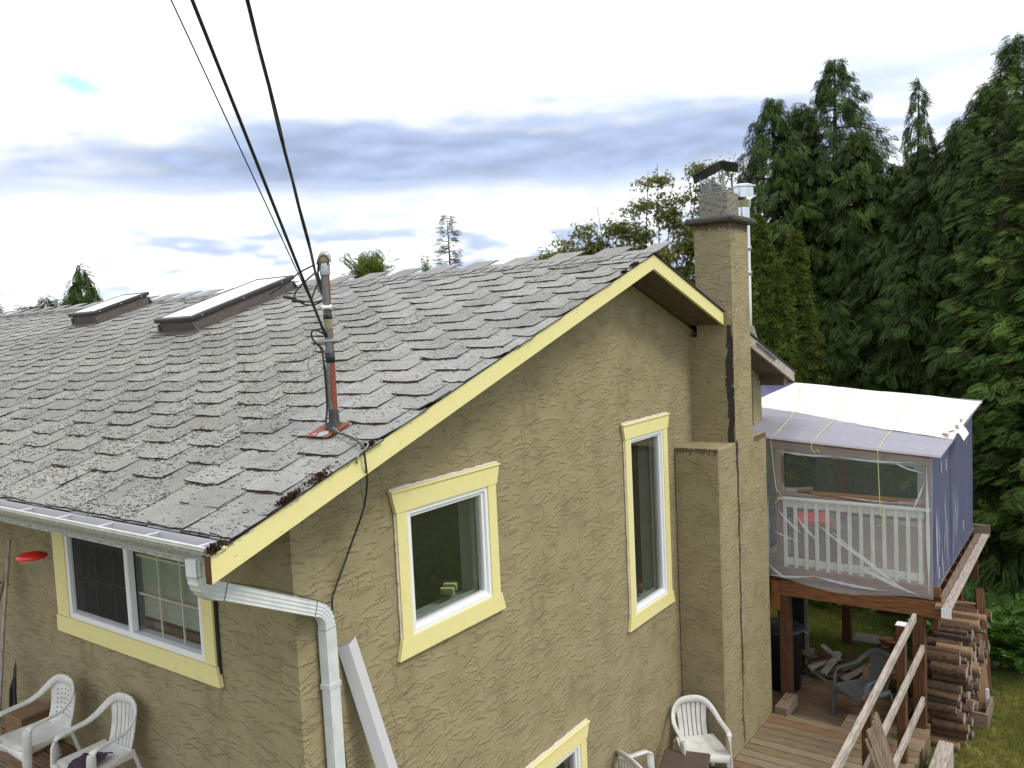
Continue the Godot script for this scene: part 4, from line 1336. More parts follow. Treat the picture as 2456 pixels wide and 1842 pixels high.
# ------------------------------------------------------------------ gutters
func build_gutters() -> void:
	var g := thing("eave_gutter", "white metal gutter with grey grime along the eave of the near roof slope", "gutter", Vector3(-0.75, 3.80, -8.3))
	var prof := [Vector2(-0.694, 3.862), Vector2(-0.694, 3.782), Vector2(-0.760, 3.782), Vector2(-0.766, 3.800), Vector2(-0.792, 3.835), Vector2(-0.801, 3.858), Vector2(-0.801, 3.873), Vector2(-0.786, 3.873)]
	var mb := MB.new()
	var mt := MB.new()
	for k in prof.size() - 1:
		var p: Vector2 = prof[k]
		var q: Vector2 = prof[k + 1]
		var o := Vector3(-0.75, 3.80, -8.3)
		var nn := Vector3(-(q - p).y, (q - p).x, 0).normalized() * 0.0016
		for s in [1.0, -1.0]:
			var a: Vector3 = Vector3(p.x, p.y, 0.383) - o + nn * s
			var b: Vector3 = Vector3(q.x, q.y, 0.383) - o + nn * s
			var len_ := Vector3(0, 0, 17.6)
			var to := mt if k >= 5 else mb
			if s > 0.0:
				to.quad(a, b, b - len_, a - len_)
			else:
				to.quad(b, a, a - len_, b - len_)
	put("trough", mb.mesh(), M.gutter_dirty, g)
	mt.tube([Vector3(-0.797, 3.873, 0.383) - g.position, Vector3(-0.797, 3.873, -17.2) - g.position], 0.0075, 8)
	put("front_lip", mt.mesh(), M.resin_white, g)
	put("end_cap", MB.new().prism([prof[1] - Vector2(-0.75, 3.80), prof[0] - Vector2(-0.75, 3.80), prof[6] - Vector2(-0.75, 3.80), prof[5] - Vector2(-0.75, 3.80), prof[4] - Vector2(-0.75, 3.80), prof[3] - Vector2(-0.75, 3.80), prof[2] - Vector2(-0.75, 3.80)], 8.681, 8.684).mesh(), M.gutter_dirty, g)
	box_part("back_flange", Vector3(-0.6975, 3.838, -8.40) - g.position, Vector3(0.003, 0.085, 17.5), M.gutter_white, g, 0.0)
	var z := 0.30
	while z > -10.0:
		box_part("hanger_strap", Vector3(-0.745, 3.869, z) - g.position, Vector3(0.10, 0.003, 0.018), M.gutter_white, g, 0.0)
		z -= 0.46
	# downspout: ribbed pipe from the outlet, across to the gable wall and down it
	var d := thing("downspout", "white ribbed downspout bending from the gutter across to the gable wall corner", "downspout", Vector3(0.19, 0, 0.07))
	var o := -d.position
	var ring: Array = []
	var w := 0.084
	var t := 0.062
	var side := 9
	for k in side:   # ribbed long faces
		ring.append(Vector2(lerpf(-w / 2, w / 2, k / float(side - 1)), -t / 2 + (0.004 if k % 2 == 1 else 0.0)))
	for k in side:
		ring.append(Vector2(lerpf(w / 2, -w / 2, k / float(side - 1)), t / 2 - (0.004 if k % 2 == 1 else 0.0)))
	var a0 := Vector3(-0.742, 3.80, 0.245)
	var a1 := Vector3(-0.742, 3.715, 0.245)
	var b0 := Vector3(-0.60, 3.580, 0.18)
	var b1 := Vector3(0.085, 3.255, 0.075)
	var c0 := Vector3(0.186, 3.12, 0.052)
	var c1 := Vector3(0.210, -0.2, 0.052)
	var up := Vector3(0.10, 0.12, 0.99)
	var bend := func(p: Vector3, q: Vector3, r: Vector3, n: int) -> Array:
		var out: Array = []
		for i in n + 1:
			var s := float(i) / n
			out.append(p.lerp(q, s).lerp(q.lerp(r, s), s))
		return out
	var crimp := func(n: int) -> Array:
		var out: Array = []
		for i in n:
			out.append(1.0 if i % 2 == 0 else 0.93)
		return out
	var e1: Array = bend.call(a1 + o, Vector3(-0.738, 3.628, 0.243) + o, b0 + o, 13)
	put("outlet", MB.new().sweep([a0 + o, a1 + o], ring, up, [1.22, 1.22]).mesh(), M.downspout_paint, d)
	put("elbow", MB.new().sweep(e1, ring, up, [1.22, 1.12, 1.21, 1.11, 1.20, 1.10, 1.18, 1.08, 1.16, 1.06, 1.14, 1.04, 1.10, 1.04]).mesh(), M.downspout_paint, d)
	put("offset_pipe", MB.new().sweep([b0 + o + (b0 - b1).normalized() * 0.02, b1 + o], ring, up, [1.03, 1.03]).mesh(), M.downspout_paint, d)
	var e2: Array = bend.call(b1 + o, Vector3(0.180, 3.215, 0.06) + o, c0 + o, 13)
	put("elbow", MB.new().sweep(e2, ring, up, crimp.call(14)).mesh(), M.downspout_paint, d)
	put("pipe", MB.new().sweep([c0 + o, c1 + o], ring, up, [1.04, 1.04]).mesh(), M.downspout_paint, d)
	var flat_ring := [Vector2(-0.052, -0.036), Vector2(0.052, -0.036), Vector2(0.052, 0.036), Vector2(-0.052, 0.036)]
	put("strap", MB.new().sweep([Vector3(0.189, 2.775, 0.052) + o, Vector3(0.189, 2.745, 0.052) + o], flat_ring, up).mesh(), M.gutter_white, d)
	for q in [[b0, b1, 0.02], [b0, b1, 0.97], [c0, c1, 0.004]]:
		var p: Vector3 = q[0].lerp(q[1], q[2]) + o
		var dr: Vector3 = (q[1] - q[0]).normalized() * 0.003
		put("joint_line", MB.new().sweep([p - dr, p + dr], ring, up, [1.06, 1.06]).mesh(), M.cable_black if q[2] > 0.01 else M.vinyl_grey, d)
	# thin wire tied along the offset
	tag(tube_part("tie_wire", smooth_path([Vector3(-0.55, 3.615, 0.20), Vector3(-0.2, 3.46, 0.14), Vector3(0.08, 3.315, 0.10), Vector3(0.18, 3.262, 0.07), Vector3(0.25, 3.252, 0.045)]), 0.0022, M.cable_black), "thin black wire lying along the slanting downspout run", "wire")
	# a spare length of gutter leaning on the wall
	var l := thing("loose_gutter", "spare length of white gutter leaning against the gable wall beside the downspout", "gutter", Vector3(0.36, 2.95, 0.03))
	var top := Vector3(0, 0, 0)
	var foot := Vector3(0.42, -2.95, 0.62)
	var prof2 := [Vector2(-0.072, 0.052), Vector2(-0.072, 0.046), Vector2(-0.05, 0.0), Vector2(0.0, 0.0), Vector2(0.018, 0.03), Vector2(0.070, 0.032), Vector2(0.070, 0.040), Vector2(0.013, 0.036), Vector2(-0.005, 0.006), Vector2(-0.046, 0.006)]
	prof2 = [Vector2(-0.078, -0.045), Vector2(0.012, 0.040), Vector2(0.066, -0.018), Vector2(0.064, -0.021), Vector2(0.012, 0.035), Vector2(-0.076, -0.048)]
	put("trough", MB.new().sweep([top, foot * 0.36], prof2, Vector3(-0.3, 0.25, 0.9)).mesh(), M.gutter_white, l)
	put("trough", MB.new().sweep([foot * 0.3605, foot], prof2, Vector3(-0.3, 0.25, 0.9), [0.985, 0.985]).mesh(), M.gutter_white, l)


# ------------------------------------------------------------------ balcony
func bx(called: String, c: Vector3, s: Vector3, mat_: Material, parent: Node3D, bev := 0.004) -> MeshInstance3D:   # c in world axes, under a parent that is not turned
	var p := parent.position
	if parent.get_parent() is Node3D and parent.get_parent() != self:
		p += parent.get_parent().position
	return box_part(called, c - p, s, mat_, parent, bev)


func span(called: String, x0: float, x1: float, y0: float, y1: float, z0: float, z1: float, mat_: Material, parent: Node3D, bev := 0.004) -> MeshInstance3D:
	return bx(called, Vector3((x0 + x1) / 2, (y0 + y1) / 2, (z0 + z1) / 2), Vector3(x1 - x0, y1 - y0, z1 - z0), mat_, parent, bev)


func shed_y(x: float, z: float) -> float:
	return 3.315 + 0.0584 * (x - 7.07) - 0.0698 * (z - 0.43)


func build_balcony() -> void:
	var b := thing("balcony", "side balcony on brown posts, boxed in with plastic sheeting and a white baluster railing", "balcony", Vector3(8.6, 0, 1.2))
	# posts and beams
	for p in [[7.15, 0.537, -0.35], [7.15, 2.068, -0.35], [10.1, 0.537, -0.35], [10.1, 2.068, -0.35]]:
		bx("post", Vector3(p[0], (1.33 + p[2]) / 2, p[1]), Vector3(0.13, 1.33 - p[2], 0.13), M.brown_wood_y, b, 0.006)
	span("front_beam", 7.075, 7.115, 1.33, 1.515, 0.487, 2.325, M.cedar_wood_z, b)
	span("beam_stub", 7.07, 7.12, 1.135, 1.495, 0.385, 0.484, M.orange_wood_y, b)
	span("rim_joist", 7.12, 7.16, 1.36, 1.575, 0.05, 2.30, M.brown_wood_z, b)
	span("rim_board", 7.08, 7.118, 1.575, 1.69, 0.39, 2.30, M.cedar_wood_z, b)
	span("side_beam", 7.165, 10.4, 1.16, 1.33, 2.19, 2.26, M.brown_wood_x, b)
	span("side_beam", 7.165, 10.4, 1.16, 1.33, 0.06, 0.13, M.brown_wood_x, b)
	var x := 7.55
	while x < 10.4:
		span("joist", x, x + 0.04, 1.335, 1.52, 0.05, 2.24, M.brown_wood_z, b)
		x += 0.41
	var xx := 7.17
	while xx < 10.4:
		span("floor_board", xx, xx + 0.137, 1.575, 1.605, 0.03, 2.235, M.deck_wood_b_z, b)
		xx += 0.143
	span("joist_end", 9.30, 9.34, 1.18, 1.44, 2.32, 2.42, M.brown_wood_y, b)
	# ledge planks outside the corrugated wall and the board across their end
	span("ledge_plank", 6.98, 10.5, 1.475, 1.512, 2.252, 2.325, M.weathered_wood_x, b)
	span("ledge_plank", 6.93, 8.62, 1.478, 1.515, 2.332, 2.425, M.grey_wood_x, b)
	span("ledge_plank", 8.625, 10.5, 1.478, 1.514, 2.332, 2.425, M.grey_wood_x, b)
	span("end_board", 10.50, 10.54, 1.47, 1.64, 2.10, 2.44, M.weathered_wood_z, b)
	span("corner_flashing", 6.925, 6.929, 1.40, 1.512, 2.328, 2.43, M.porcelain, b, 0.0)
	# railing
	span("railing_post", 7.13, 7.21, 1.61, 3.20, 0.45, 0.54, M.cedar_wood_y, b)
	span("railing_post", 7.13, 7.18, 1.61, 3.14, 2.135, 2.19, M.cedar_wood_y, b)
	var railing := span("railing", 7.10, 7.18, 2.535, 2.565, 0.48, 2.19, M.white_wood_z, b)
	span("railing_board", 7.150, 7.175, 2.44, 2.534, 0.541, 2.134, M.white_wood_z, railing)
	span("railing_board", 7.150, 7.175, 1.71, 1.80, 0.541, 2.134, M.white_wood_z, railing)
	span("cap_board", 7.182, 7.31, 2.578, 2.612, 0.48, 2.19, M.cedar_wood_z, b)
	span("cap_board", 7.315, 7.42, 2.576, 2.608, 0.70, 2.15, M.orange_wood_z, b)
	for k in 13:
		span("baluster", 7.120, 7.148, 1.655, 2.533, 0.562 + k * 0.1275 - 0.021, 0.562 + k * 0.1275 + 0.021, M.white_wood_y, railing)
	# the roof frame
	beam_between("roof_beam", Vector3(7.12, shed_y(7.1, 0.42) - 0.075, 0.40) - b.position, Vector3(7.12, shed_y(7.1, 2.2) - 0.075, 2.205) - b.position, 0.045, 0.115, M.cedar_wood_z, b)
	for q in [8.2, 9.2, 10.1]:
		beam_between("rafter", Vector3(q, shed_y(q, -0.8) - 0.07, -0.8) - b.position, Vector3(q, shed_y(q, 2.2) - 0.07, 2.19) - b.position, 0.045, 0.10, M.cedar_wood_z, b)
	beam_between("side_plate", Vector3(7.15, shed_y(7.15, 2.16) - 0.16, 2.175) - b.position, Vector3(10.1, shed_y(10.1, 2.16) - 0.16, 2.175) - b.position, 0.04, 0.09, M.cedar_wood_x, b)
	span("back_post", 10.06, 10.13, 1.61, 3.3, 2.10, 2.19, M.cedar_wood_y, b)
	span("back_post", 10.06, 10.13, 1.61, 3.3, 0.45, 0.54, M.cedar_wood_y, b)
	# corrugated plastic: the ridges of the roof run down its fall, those of the walls stand upright
	var o := b.position
	for s in [[6.99, 8.30, 0.012], [8.25, 9.55, 0.018], [9.5, 10.75, 0.024]]:
		var f := func(u: float, v: float) -> Vector3:
			var px := lerpf(s[0], s[1], v)
			var pz := lerpf(0.02 if px < 7.82 else -0.5, 2.33, 1.0 - u)
			return Vector3(px, shed_y(px, pz) + s[2] + 0.018 * sin(px * TAU / 0.095), pz) - o
		put("roof_sheet", MB.new().sheet(f, 4, 140).mesh(), M.clear_corrugated, b)
	var grime := MB.new()   # strips painting valley dirt and the dark refraction stripes of the roof sheets
	var vx := 7.02
	while vx < 8.4:
		var c := (floorf(vx / 0.095) + 0.75) * 0.095
		var za := 0.03
		while za < 2.3:
			var zb := minf(2.32, za + rng.randf_range(0.15, 0.8))
			if rng.randf() < 0.8:
				var hw := rng.randf_range(0.008, 0.017)
				var q: Array[Vector3] = []
				for e in [[-hw, zb], [hw, zb], [hw, za], [-hw, za]]:
					q.append(Vector3(c + e[0], shed_y(c, e[1]) + 0.006 - 0.010, e[1]) - o)
				grime.quad(q[0], q[1], q[2], q[3])
			za = zb + 0.01
		vx += 0.095
	put("dirt_refraction_strips", grime.mesh(), M.dirt_refraction_tint, b).set_meta("kind", "stuff")
	for s in [[8.95, 11.3, 0.006]]:
		var f := func(u: float, v: float) -> Vector3:
			var px := lerpf(s[0], s[1], v)
			var pz := lerpf(-1.5, -0.44, 1.0 - u)
			return Vector3(px, shed_y(px, -0.44) + s[2] + 0.05 * (-0.44 - pz) + 0.011 * sin(px * TAU / 0.09), pz) - o
		put("roof_sheet", MB.new().sheet(f, 3, 120).mesh(), M.purple_corrugated, b)
	for s in [[7.09, 8.35, 2.222], [8.30, 9.35, 2.230], [9.30, 10.22, 2.238]]:
		var f := func(u: float, v: float) -> Vector3:
			var px := lerpf(s[0], s[1], u)
			var bulge := 0.018 * sin(px * 5.0 + v * 2.0)
			return Vector3(px, lerpf(1.60, shed_y(px, 2.22) - 0.01, v), s[2] + 0.019 * sin(px * TAU / 0.082) + bulge * (1.0 - v) * v) - o
		put("wall_sheet", MB.new().sheet(f, 130, 6).mesh(), M.purple_corrugated, b)
	var back := func(u: float, v: float) -> Vector3:
		var pz := lerpf(0.1, 2.2, u)
		return Vector3(10.16 + 0.008 * sin(pz * TAU / 0.076), lerpf(1.62, shed_y(10.16, pz), v), pz) - o
	put("wall_sheet", MB.new().sheet(back, 120, 2).mesh(), M.clear_back, b)
	# screw washers along the corrugated wall
	for q in [[7.55, 2.98], [7.9, 2.95], [7.35, 1.78], [9.3, 1.9], [9.7, 3.0]]:
		box_part("batten_strip", Vector3(q[0], q[1], 2.252) - o, Vector3(0.016, 0.13, 0.006), M.porcelain, b, 0.0)
	# clear plastic film over the front: a taut pane in the opening, slack and creased over the railing
	var film := thing("plastic_film", "wrinkled clear plastic film stretched over the front of the balcony railing", "plastic sheet", Vector3(7.05, 1.52, 1.3))
	var fo := film.position
	var fn := FastNoiseLite.new()
	fn.seed = 4
	fn.frequency = 1.6
	var fp := func(u: float, v: float) -> Vector3:
		var pz := lerpf(0.36, 2.24, u)
		var top := shed_y(7.03, pz) - 0.03
		var bot := 1.56 + 0.03 * sin(pz * 4.0) - 0.05 * (1.0 - absf(u - 0.55) * 2.0)
		var y := lerpf(bot, top, v)
		var slack := 0.020 * fn.get_noise_2d(pz * 1.2, y * 1.2) + 0.012 * fn.get_noise_2d(pz * 4.0 - y * 3.0, 7.0)
		return Vector3(7.045 + slack - 0.05 * (1.0 - v) * (1.0 - v), y, pz) - fo
	var hole := func(i: int, j: int) -> bool:
		var u := (i + 0.5) / 48.0
		var v := (j + 0.5) / 40.0
		var du := absf(u - 0.508) / 0.405
		var dv := absf(v - 0.795) / 0.135
		return pow(du, 7.0) + pow(dv, 7.0) < 1.0
	put("film_sheet", MB.new().sheet(fp, 48, 40, 0.0, hole).mesh(), M.plastic_film, film)
	var pane := func(u: float, v: float) -> Vector3: return Vector3(7.055, lerpf(2.63, 3.16, v), lerpf(0.50, 2.13, u)) - fo
	put("film_window", MB.new().sheet(pane, 4, 2).mesh(), M.vinyl_window, film)
	# creases: narrow doubled folds of the film
	var r := RandomNumberGenerator.new()
	r.seed = 91
	var folds := [
		[0.50, 2.44, 0.80, 2.16, 0.020], [0.42, 2.18, 0.78, 2.06, 0.010], [0.74, 2.36, 0.98, 2.10, 0.022], [0.98, 2.30, 1.62, 1.86, 0.020], [1.15, 2.22, 1.95, 1.64, 0.026],
		[0.40, 1.60, 0.95, 1.66, 0.016], [0.95, 1.66, 1.75, 1.60, 0.020], [1.42, 1.86, 2.10, 1.60, 0.022], [0.39, 2.6, 0.385, 1.70, 0.022], [0.37, 1.75, 0.62, 1.58, 0.018],
		[2.18, 3.05, 2.20, 1.62, 0.020], [2.03, 2.56, 2.16, 2.90, 0.012], [0.52, 3.16, 1.2, 3.13, 0.014], [1.2, 3.13, 2.05, 3.10, 0.012], [2.05, 2.64, 1.2, 2.66, 0.007], [1.8, 3.12, 2.15, 2.99, 0.010]]
	for q in folds:
		var p: Array = []
		var sc: Array = []
		for i in 14:
			var t := i / 13.0
			p.append(Vector3(7.030 - 0.05 * pow(1.0 - clampf((lerpf(q[1], q[3], t) - 1.56) / 1.6, 0.0, 1.0), 2.0), lerpf(q[1], q[3], t) - 0.02 * sin(PI * t), lerpf(q[0], q[2], t)) - fo)
			sc.append(maxf(0.12, sin(PI * t) * r.randf_range(0.6, 1.1)))
		put("fold", MB.new().sweep(p, [Vector2(-q[4], 0), Vector2(0, -0.003), Vector2(q[4], 0), Vector2(0, 0.004)], Vector3(1, 0, 0), sc).mesh(), M.film_fold, film)
	# film creases round the corner, pale strips added for the wall's bright sheen streaks
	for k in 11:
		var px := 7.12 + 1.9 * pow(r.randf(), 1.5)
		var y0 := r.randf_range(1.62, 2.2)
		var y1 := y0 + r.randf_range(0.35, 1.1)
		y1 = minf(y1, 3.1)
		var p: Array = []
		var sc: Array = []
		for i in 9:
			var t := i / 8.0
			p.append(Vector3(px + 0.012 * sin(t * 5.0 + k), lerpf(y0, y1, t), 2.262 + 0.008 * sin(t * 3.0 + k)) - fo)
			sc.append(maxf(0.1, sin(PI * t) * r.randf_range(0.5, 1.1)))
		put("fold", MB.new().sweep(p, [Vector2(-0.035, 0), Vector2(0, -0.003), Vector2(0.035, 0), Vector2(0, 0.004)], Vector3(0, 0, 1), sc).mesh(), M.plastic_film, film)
	# white sheet lying over the roof, cut in four panels, weighted by yellow ropes
	var tarp := thing("roof_tarp", "bright white sheeting laid over the balcony roof under three yellow ropes", "tarp", Vector3(9.2, 3.3, 1.0))
	var to := tarp.position
	var near_x := [8.87, 8.66, 8.36, 8.07, 7.90]
	var far_x := [11.15, 11.0, 10.85, 10.75, 10.55]
	var zz := [-0.50, 0.28, 0.95, 1.60, 2.33]
	for k in 4:
		var f := func(u: float, v: float) -> Vector3:
			var pz := lerpf(zz[k] + (0.004 if k else 0.0), zz[k + 1], 1.0 - u)
			var n: float = lerpf(near_x[k], near_x[k + 1], 1.0 - u)
			var fx: float = lerpf(far_x[k], far_x[k + 1], 1.0 - u)
			var px := lerpf(n, fx, v)
			return Vector3(px, shed_y(px, pz) + 0.036 + 0.004 * k + 0.004 * sin(px * 3.0 + pz * 5.0) - 0.02 * pow(maxf(0.0, 1.0 - v * 12.0), 2.0), pz) - to
		put("sheet_panel", MB.new().sheet(f, 6, 20, 0.004).mesh(), M.tarp_white, tarp)
	for q in [[8.00, 2.24, 0.16, 0.05, 0.5], [8.22, 2.27, 0.13, 0.03, -0.35], [8.52, 2.29, 0.22, 0.035, 0.2], [8.95, 2.28, 0.20, 0.028, 0.1]]:
		box_part("grimy_edge", Vector3(q[0], shed_y(q[0], q[1]) + 0.062, q[1]) - to, Vector3(q[2], 0.004, q[3]), M.tarp_grime, tarp, 0.0, Basis(Vector3.UP, q[4]) * Basis(Vector3(0, 0, 1), 0.058))
	var lap := func(u: float, v: float) -> Vector3:
		var px := lerpf(8.2, 8.65, u)
		return Vector3(px, shed_y(px, 2.3) + 0.05 - 0.10 * v * v, 2.32 + 0.08 * v) - to
	put("hanging_corner", MB.new().sheet(lap, 4, 4, 0.004).mesh(), M.tarp_white, tarp)
	# ropes
	var rope_pts := [
		[[11.0, -0.35], [9.6, 0.02], [9.23, 0.20], [7.40, 0.43]],
		[[10.5, 0.55], [8.83, 0.83], [7.33, 0.93]],
		[[10.05, 1.45], [8.50, 1.60], [7.32, 1.66]]]
	var tails := [
		[Vector3(7.00, 3.31, 0.45), Vector3(7.00, 2.72, 0.50), Vector3(6.99, 2.66, 0.54), Vector3(7.0, 2.60, 0.545), Vector3(6.99, 2.51, 0.49)],
		[Vector3(7.00, 3.28, 0.945), Vector3(6.99, 3.22, 0.94), Vector3(7.0, 3.17, 0.97), Vector3(6.99, 3.20, 1.01), Vector3(7.0, 3.165, 1.03)],
		[Vector3(7.00, 3.225, 1.68), Vector3(7.00, 2.52, 1.70), Vector3(6.99, 2.50, 1.73), Vector3(7.0, 2.44, 1.75), Vector3(6.99, 2.37, 1.72), Vector3(6.99, 2.355, 1.67)]]
	var rl := ["yellow rope nearest the chimney over the white sheeting, its tail hanging down the film", "short yellow rope knotted at the roof's front edge, between the two other ropes", "yellow rope farthest from the chimney over the white sheeting, its tail on the railing"]
	for k in 3:
		var p: Array = []
		for i in rope_pts[k].size() - 1:
			var q0: Array = rope_pts[k][i]
			var q1: Array = rope_pts[k][i + 1]
			for s in 10:
				var t := s / 10.0
				var px := lerpf(q0[0], q1[0], t)
				var pz := lerpf(q0[1], q1[1], t)
				p.append(Vector3(px, shed_y(px, pz) + (0.062 if px > 8.3 else 0.036), pz))
		p.append_array(smooth_path(tails[k], 5))
		tag(tube_part("rope", p, 0.0045, M.rope_yellow, null, 6), rl[k], "rope")
	# what can be made out on the balcony
	var cu := thing("red_cushion", "faded red cushion seen dimly behind the white balusters", "cushion", Vector3(7.75, 2.12, 0.72), 0.3)
	put("pad", MB.new().box(Vector3(0, 0.05, 0), Vector3(0.42, 0.10, 0.46), 0.03).mesh(), M.feeder_red, cu)
	var bc := thing("box", "pale wooden chest under the red cushion behind the balusters", "chest", Vector3(7.75, 1.606, 0.75), 0.3)
	put("chest_body", MB.new().box(Vector3(0, 0.25, 0), Vector3(0.5, 0.5, 0.6), 0.01).mesh(), M.weathered_wood_y, bc)
	put("chest_lid", MB.new().box(Vector3(0, 0.507, 0), Vector3(0.54, 0.012, 0.64), 0.004).mesh(), M.weathered_wood_x, bc)
	var pl := beam_between("loose_board", Vector3(7.24, 2.635, 0.55), Vector3(7.30, 2.66, 0.86), 0.12, 0.03, M.weathered_wood_z)
	tag(pl, "short loose board lying on the balcony railing next to the left post", "board")


# ------------------------------------------------------------------ decks
func build_decks() -> void:
	var r := RandomNumberGenerator.new()
	r.seed = 14
	var d := thing("wooden_deck", "weathered brown plank deck along the foot of the gable wall", "deck", Vector3(3.5, -0.3, 1.1))
	var woods := [M.deck_wood_a_z, M.deck_wood_b_z, M.deck_wood_c_z]
	var x := 6.675
	while x > 0.35:
		var z0 := 0.012 if x < 5.18 else 0.512
		if x - 0.14 < 5.18 and x > 5.18:
			z0 = 0.512
		span("board", x - 0.133, x, -0.030 + r.randf_range(-0.003, 0.002), r.randf_range(-0.002, 0.002), z0, 2.165 + r.randf_range(-0.012, 0.012), woods[r.randi() % 3], d, 0.005)
		x -= 0.1465
	span("gap_shade_sheet", 0.35, 6.66, -0.262, -0.25, 0.515, 2.09, M.bin_black, d, 0.0)  # black sheet added under the boards, painting the shade in their gaps
	span("rim_joist", 0.4, 6.68, -0.27, -0.034, 2.10, 2.14, M.weathered_wood_x, d)
	span("rim_joist", 6.63, 6.67, -0.24, -0.034, 0.515, 1.9, M.weathered_wood_z, d)
	for k in 7:
		span("joist", 0.9 + k * 0.9, 0.94 + k * 0.9, -0.24, -0.034, 0.52, 2.09, M.brown_wood_z, d)
	# the strip that carries on past the far post, with its edge board
	for k in 3:
		span("board", 6.68 + 0.1465 * k, 6.68 + 0.1465 * k + 0.14, -0.03, 0.0, 1.90, 2.17, woods[(k + 1) % 3], d, 0.005)
	span("edge_board", 7.125, 7.165, -0.10, 0.045, 1.86, 2.17, M.deck_wood_c_z, d)
	span("rim_joist", 6.685, 7.165, -0.27, -0.034, 2.13, 2.17, M.weathered_wood_x, d)
	var lo := thing("lower_deck", "lower plank deck one step down, in the shade under the balcony", "deck", Vector3(7.5, -0.35, 1.0))
	x = 6.70
	while x < 8.25:
		span("board", x, x + 0.133, -0.21, -0.18 + r.randf_range(-0.002, 0.002), 0.02, 1.84, [M.deck_wood_a_z, M.deck_wood_c_z, M.deck_wood_b_z][r.randi() % 3], lo, 0.005)
		x += 0.1465
	span("gap_shade_sheet", 6.7, 8.24, -0.335, -0.325, 0.02, 1.79, M.bin_black, lo, 0.0)  # another added black sheet, so the lower gaps look shaded
	span("rim_joist", 6.7, 8.26, -0.33, -0.214, 1.80, 1.84, M.brown_wood_x, lo)
	var st := thing("step_box", "low box step of pale boards at the edge of the upper deck", "step", Vector3(6.9, -0.18, 1.43))
	span("tread", 6.70, 6.88, -0.035, -0.005, 1.29, 1.60, M.deck_wood_a_z, st)
	span("tread", 6.885, 7.07, -0.035, -0.004, 1.29, 1.60, M.deck_wood_b_z, st)
	span("riser", 6.71, 7.06, -0.18, -0.036, 1.30, 1.33, M.deck_wood_c_x, st)
	var bl := beam_between("timber_block", Vector3(6.62, 0.03, 0.62), Vector3(7.06, 0.03, 0.62), 0.15, 0.13, M.weathered_wood_x)
	tag(bl, "squared timber lying at the foot of the balcony's left post", "timber")
	# deck railing: three posts and three rails
	var ra := thing("deck_railing", "unpainted deck railing of three long grey rails on brown posts", "railing", Vector3(5.6, 0, 2.08))
	for p in [[6.24, 1.50], [4.70, 1.32], [3.1, 1.26]]:
		span("post", p[0] - 0.055, p[0] + 0.055, -0.30, p[1], 2.005, 2.092, M.brown_wood_y, ra, 0.005)
	span("post_cap", 6.18, 6.30, 1.501, 1.512, 2.0, 2.097, M.porcelain, ra, 0.002)
	for q in [[6.60, 1.475, 2.9, 1.275], [7.06, 0.965, 2.9, 0.78], [7.05, 0.36, 2.9, 0.30]]:
		beam_between("rail", Vector3(q[0], q[1], 2.115) - ra.position, Vector3(q[2], q[3], 2.115) - ra.position, 0.040, 0.088, M.grey_wood_x, ra)
	# bundle of thin laths leaning on the middle rail
	for k in 9:
		var t := k / 8.0
		var lb := beam_between("lath", Vector3(4.62 - 0.42 * t * 0.3 + 0.32 * t, -0.32, 2.50 + 0.03 * t), Vector3(4.10 + 0.36 * t, 1.26 + 0.05 * t + r.randf_range(-0.04, 0.03), 2.17 + 0.010 * t), 0.011, 0.036, M.weathered_wood_y, null, Vector3(1, 0, 0.3), 0.002)
		tag(lb, "thin grey lath in the bundle leaning on the deck railing", "lath", "laths leaning on the deck railing")
	# upper deck on the eave side
	var u := thing("eave_deck", "plank deck under the two white chairs along the eave wall", "deck", Vector3(-1.3, 1.35, -3.5))
	x = -0.02
	while x > -2.6:
		span("board", x - 0.134, x, 1.67, 1.70 + r.randf_range(-0.002, 0.002), -7.5, -0.55, woods[r.randi() % 3], u, 0.005)
		x -= 0.1465
	span("rim_joist", -2.6, -0.02, 1.48, 1.668, -0.60, -0.56, M.weathered_wood_x, u)


# ------------------------------------------------------------------ chairs
func ribbon(pts: Array, w: float, th: float, up: Vector3, sc: Array = []) -> ArrayMesh:
	var ring := [Vector2(-w / 2, -th * 0.3), Vector2(-w / 2 + th * 0.5, -th / 2), Vector2(w / 2 - th * 0.5, -th / 2), Vector2(w / 2, -th * 0.3), Vector2(w / 2, th * 0.3), Vector2(w / 2 - th * 0.5, th / 2), Vector2(-w / 2 + th * 0.5, th / 2), Vector2(-w / 2, th * 0.3)]
	return MB.new().sweep(pts, ring, up, sc, true, true).mesh()


func arc_ribbon(pts: Array, wide: Array, th: float, sides: Array) -> ArrayMesh:   # a strip whose width direction is given at each point
	var mb := MB.new()
	mb.flat = false
	var rows: Array = []
	for i in pts.size():
		var t: Vector3 = (pts[mini(i + 1, pts.size() - 1)] - pts[maxi(i - 1, 0)]).normalized()
		var s: Vector3 = (sides[i] - t * t.dot(sides[i])).normalized()
		var n := t.cross(s)
		var w: float = wide[i] / 2
		var row: Array[Vector3] = []
		for q in [[-1.0, -0.5], [-0.92, -1.0], [0.92, -1.0], [1.0, -0.5], [1.0, 0.5], [0.92, 1.0], [-0.92, 1.0], [-1.0, 0.5]]:
			row.append(pts[i] + s * q[0] * w + n * q[1] * th / 2)
		rows.append(row)
	for i in pts.size() - 1:
		for j in 8:
			var k := (j + 1) % 8
			mb.quad(rows[i][j], rows[i][k], rows[i + 1][k], rows[i + 1][j])
	mb.flat = true
	var e: int = pts.size() - 1
	for j in range(1, 7):
		mb.tri(rows[0][0], rows[0][j + 1], rows[0][j])
		mb.tri(rows[e][0], rows[e][j], rows[e][j + 1])
	return mb.mesh()


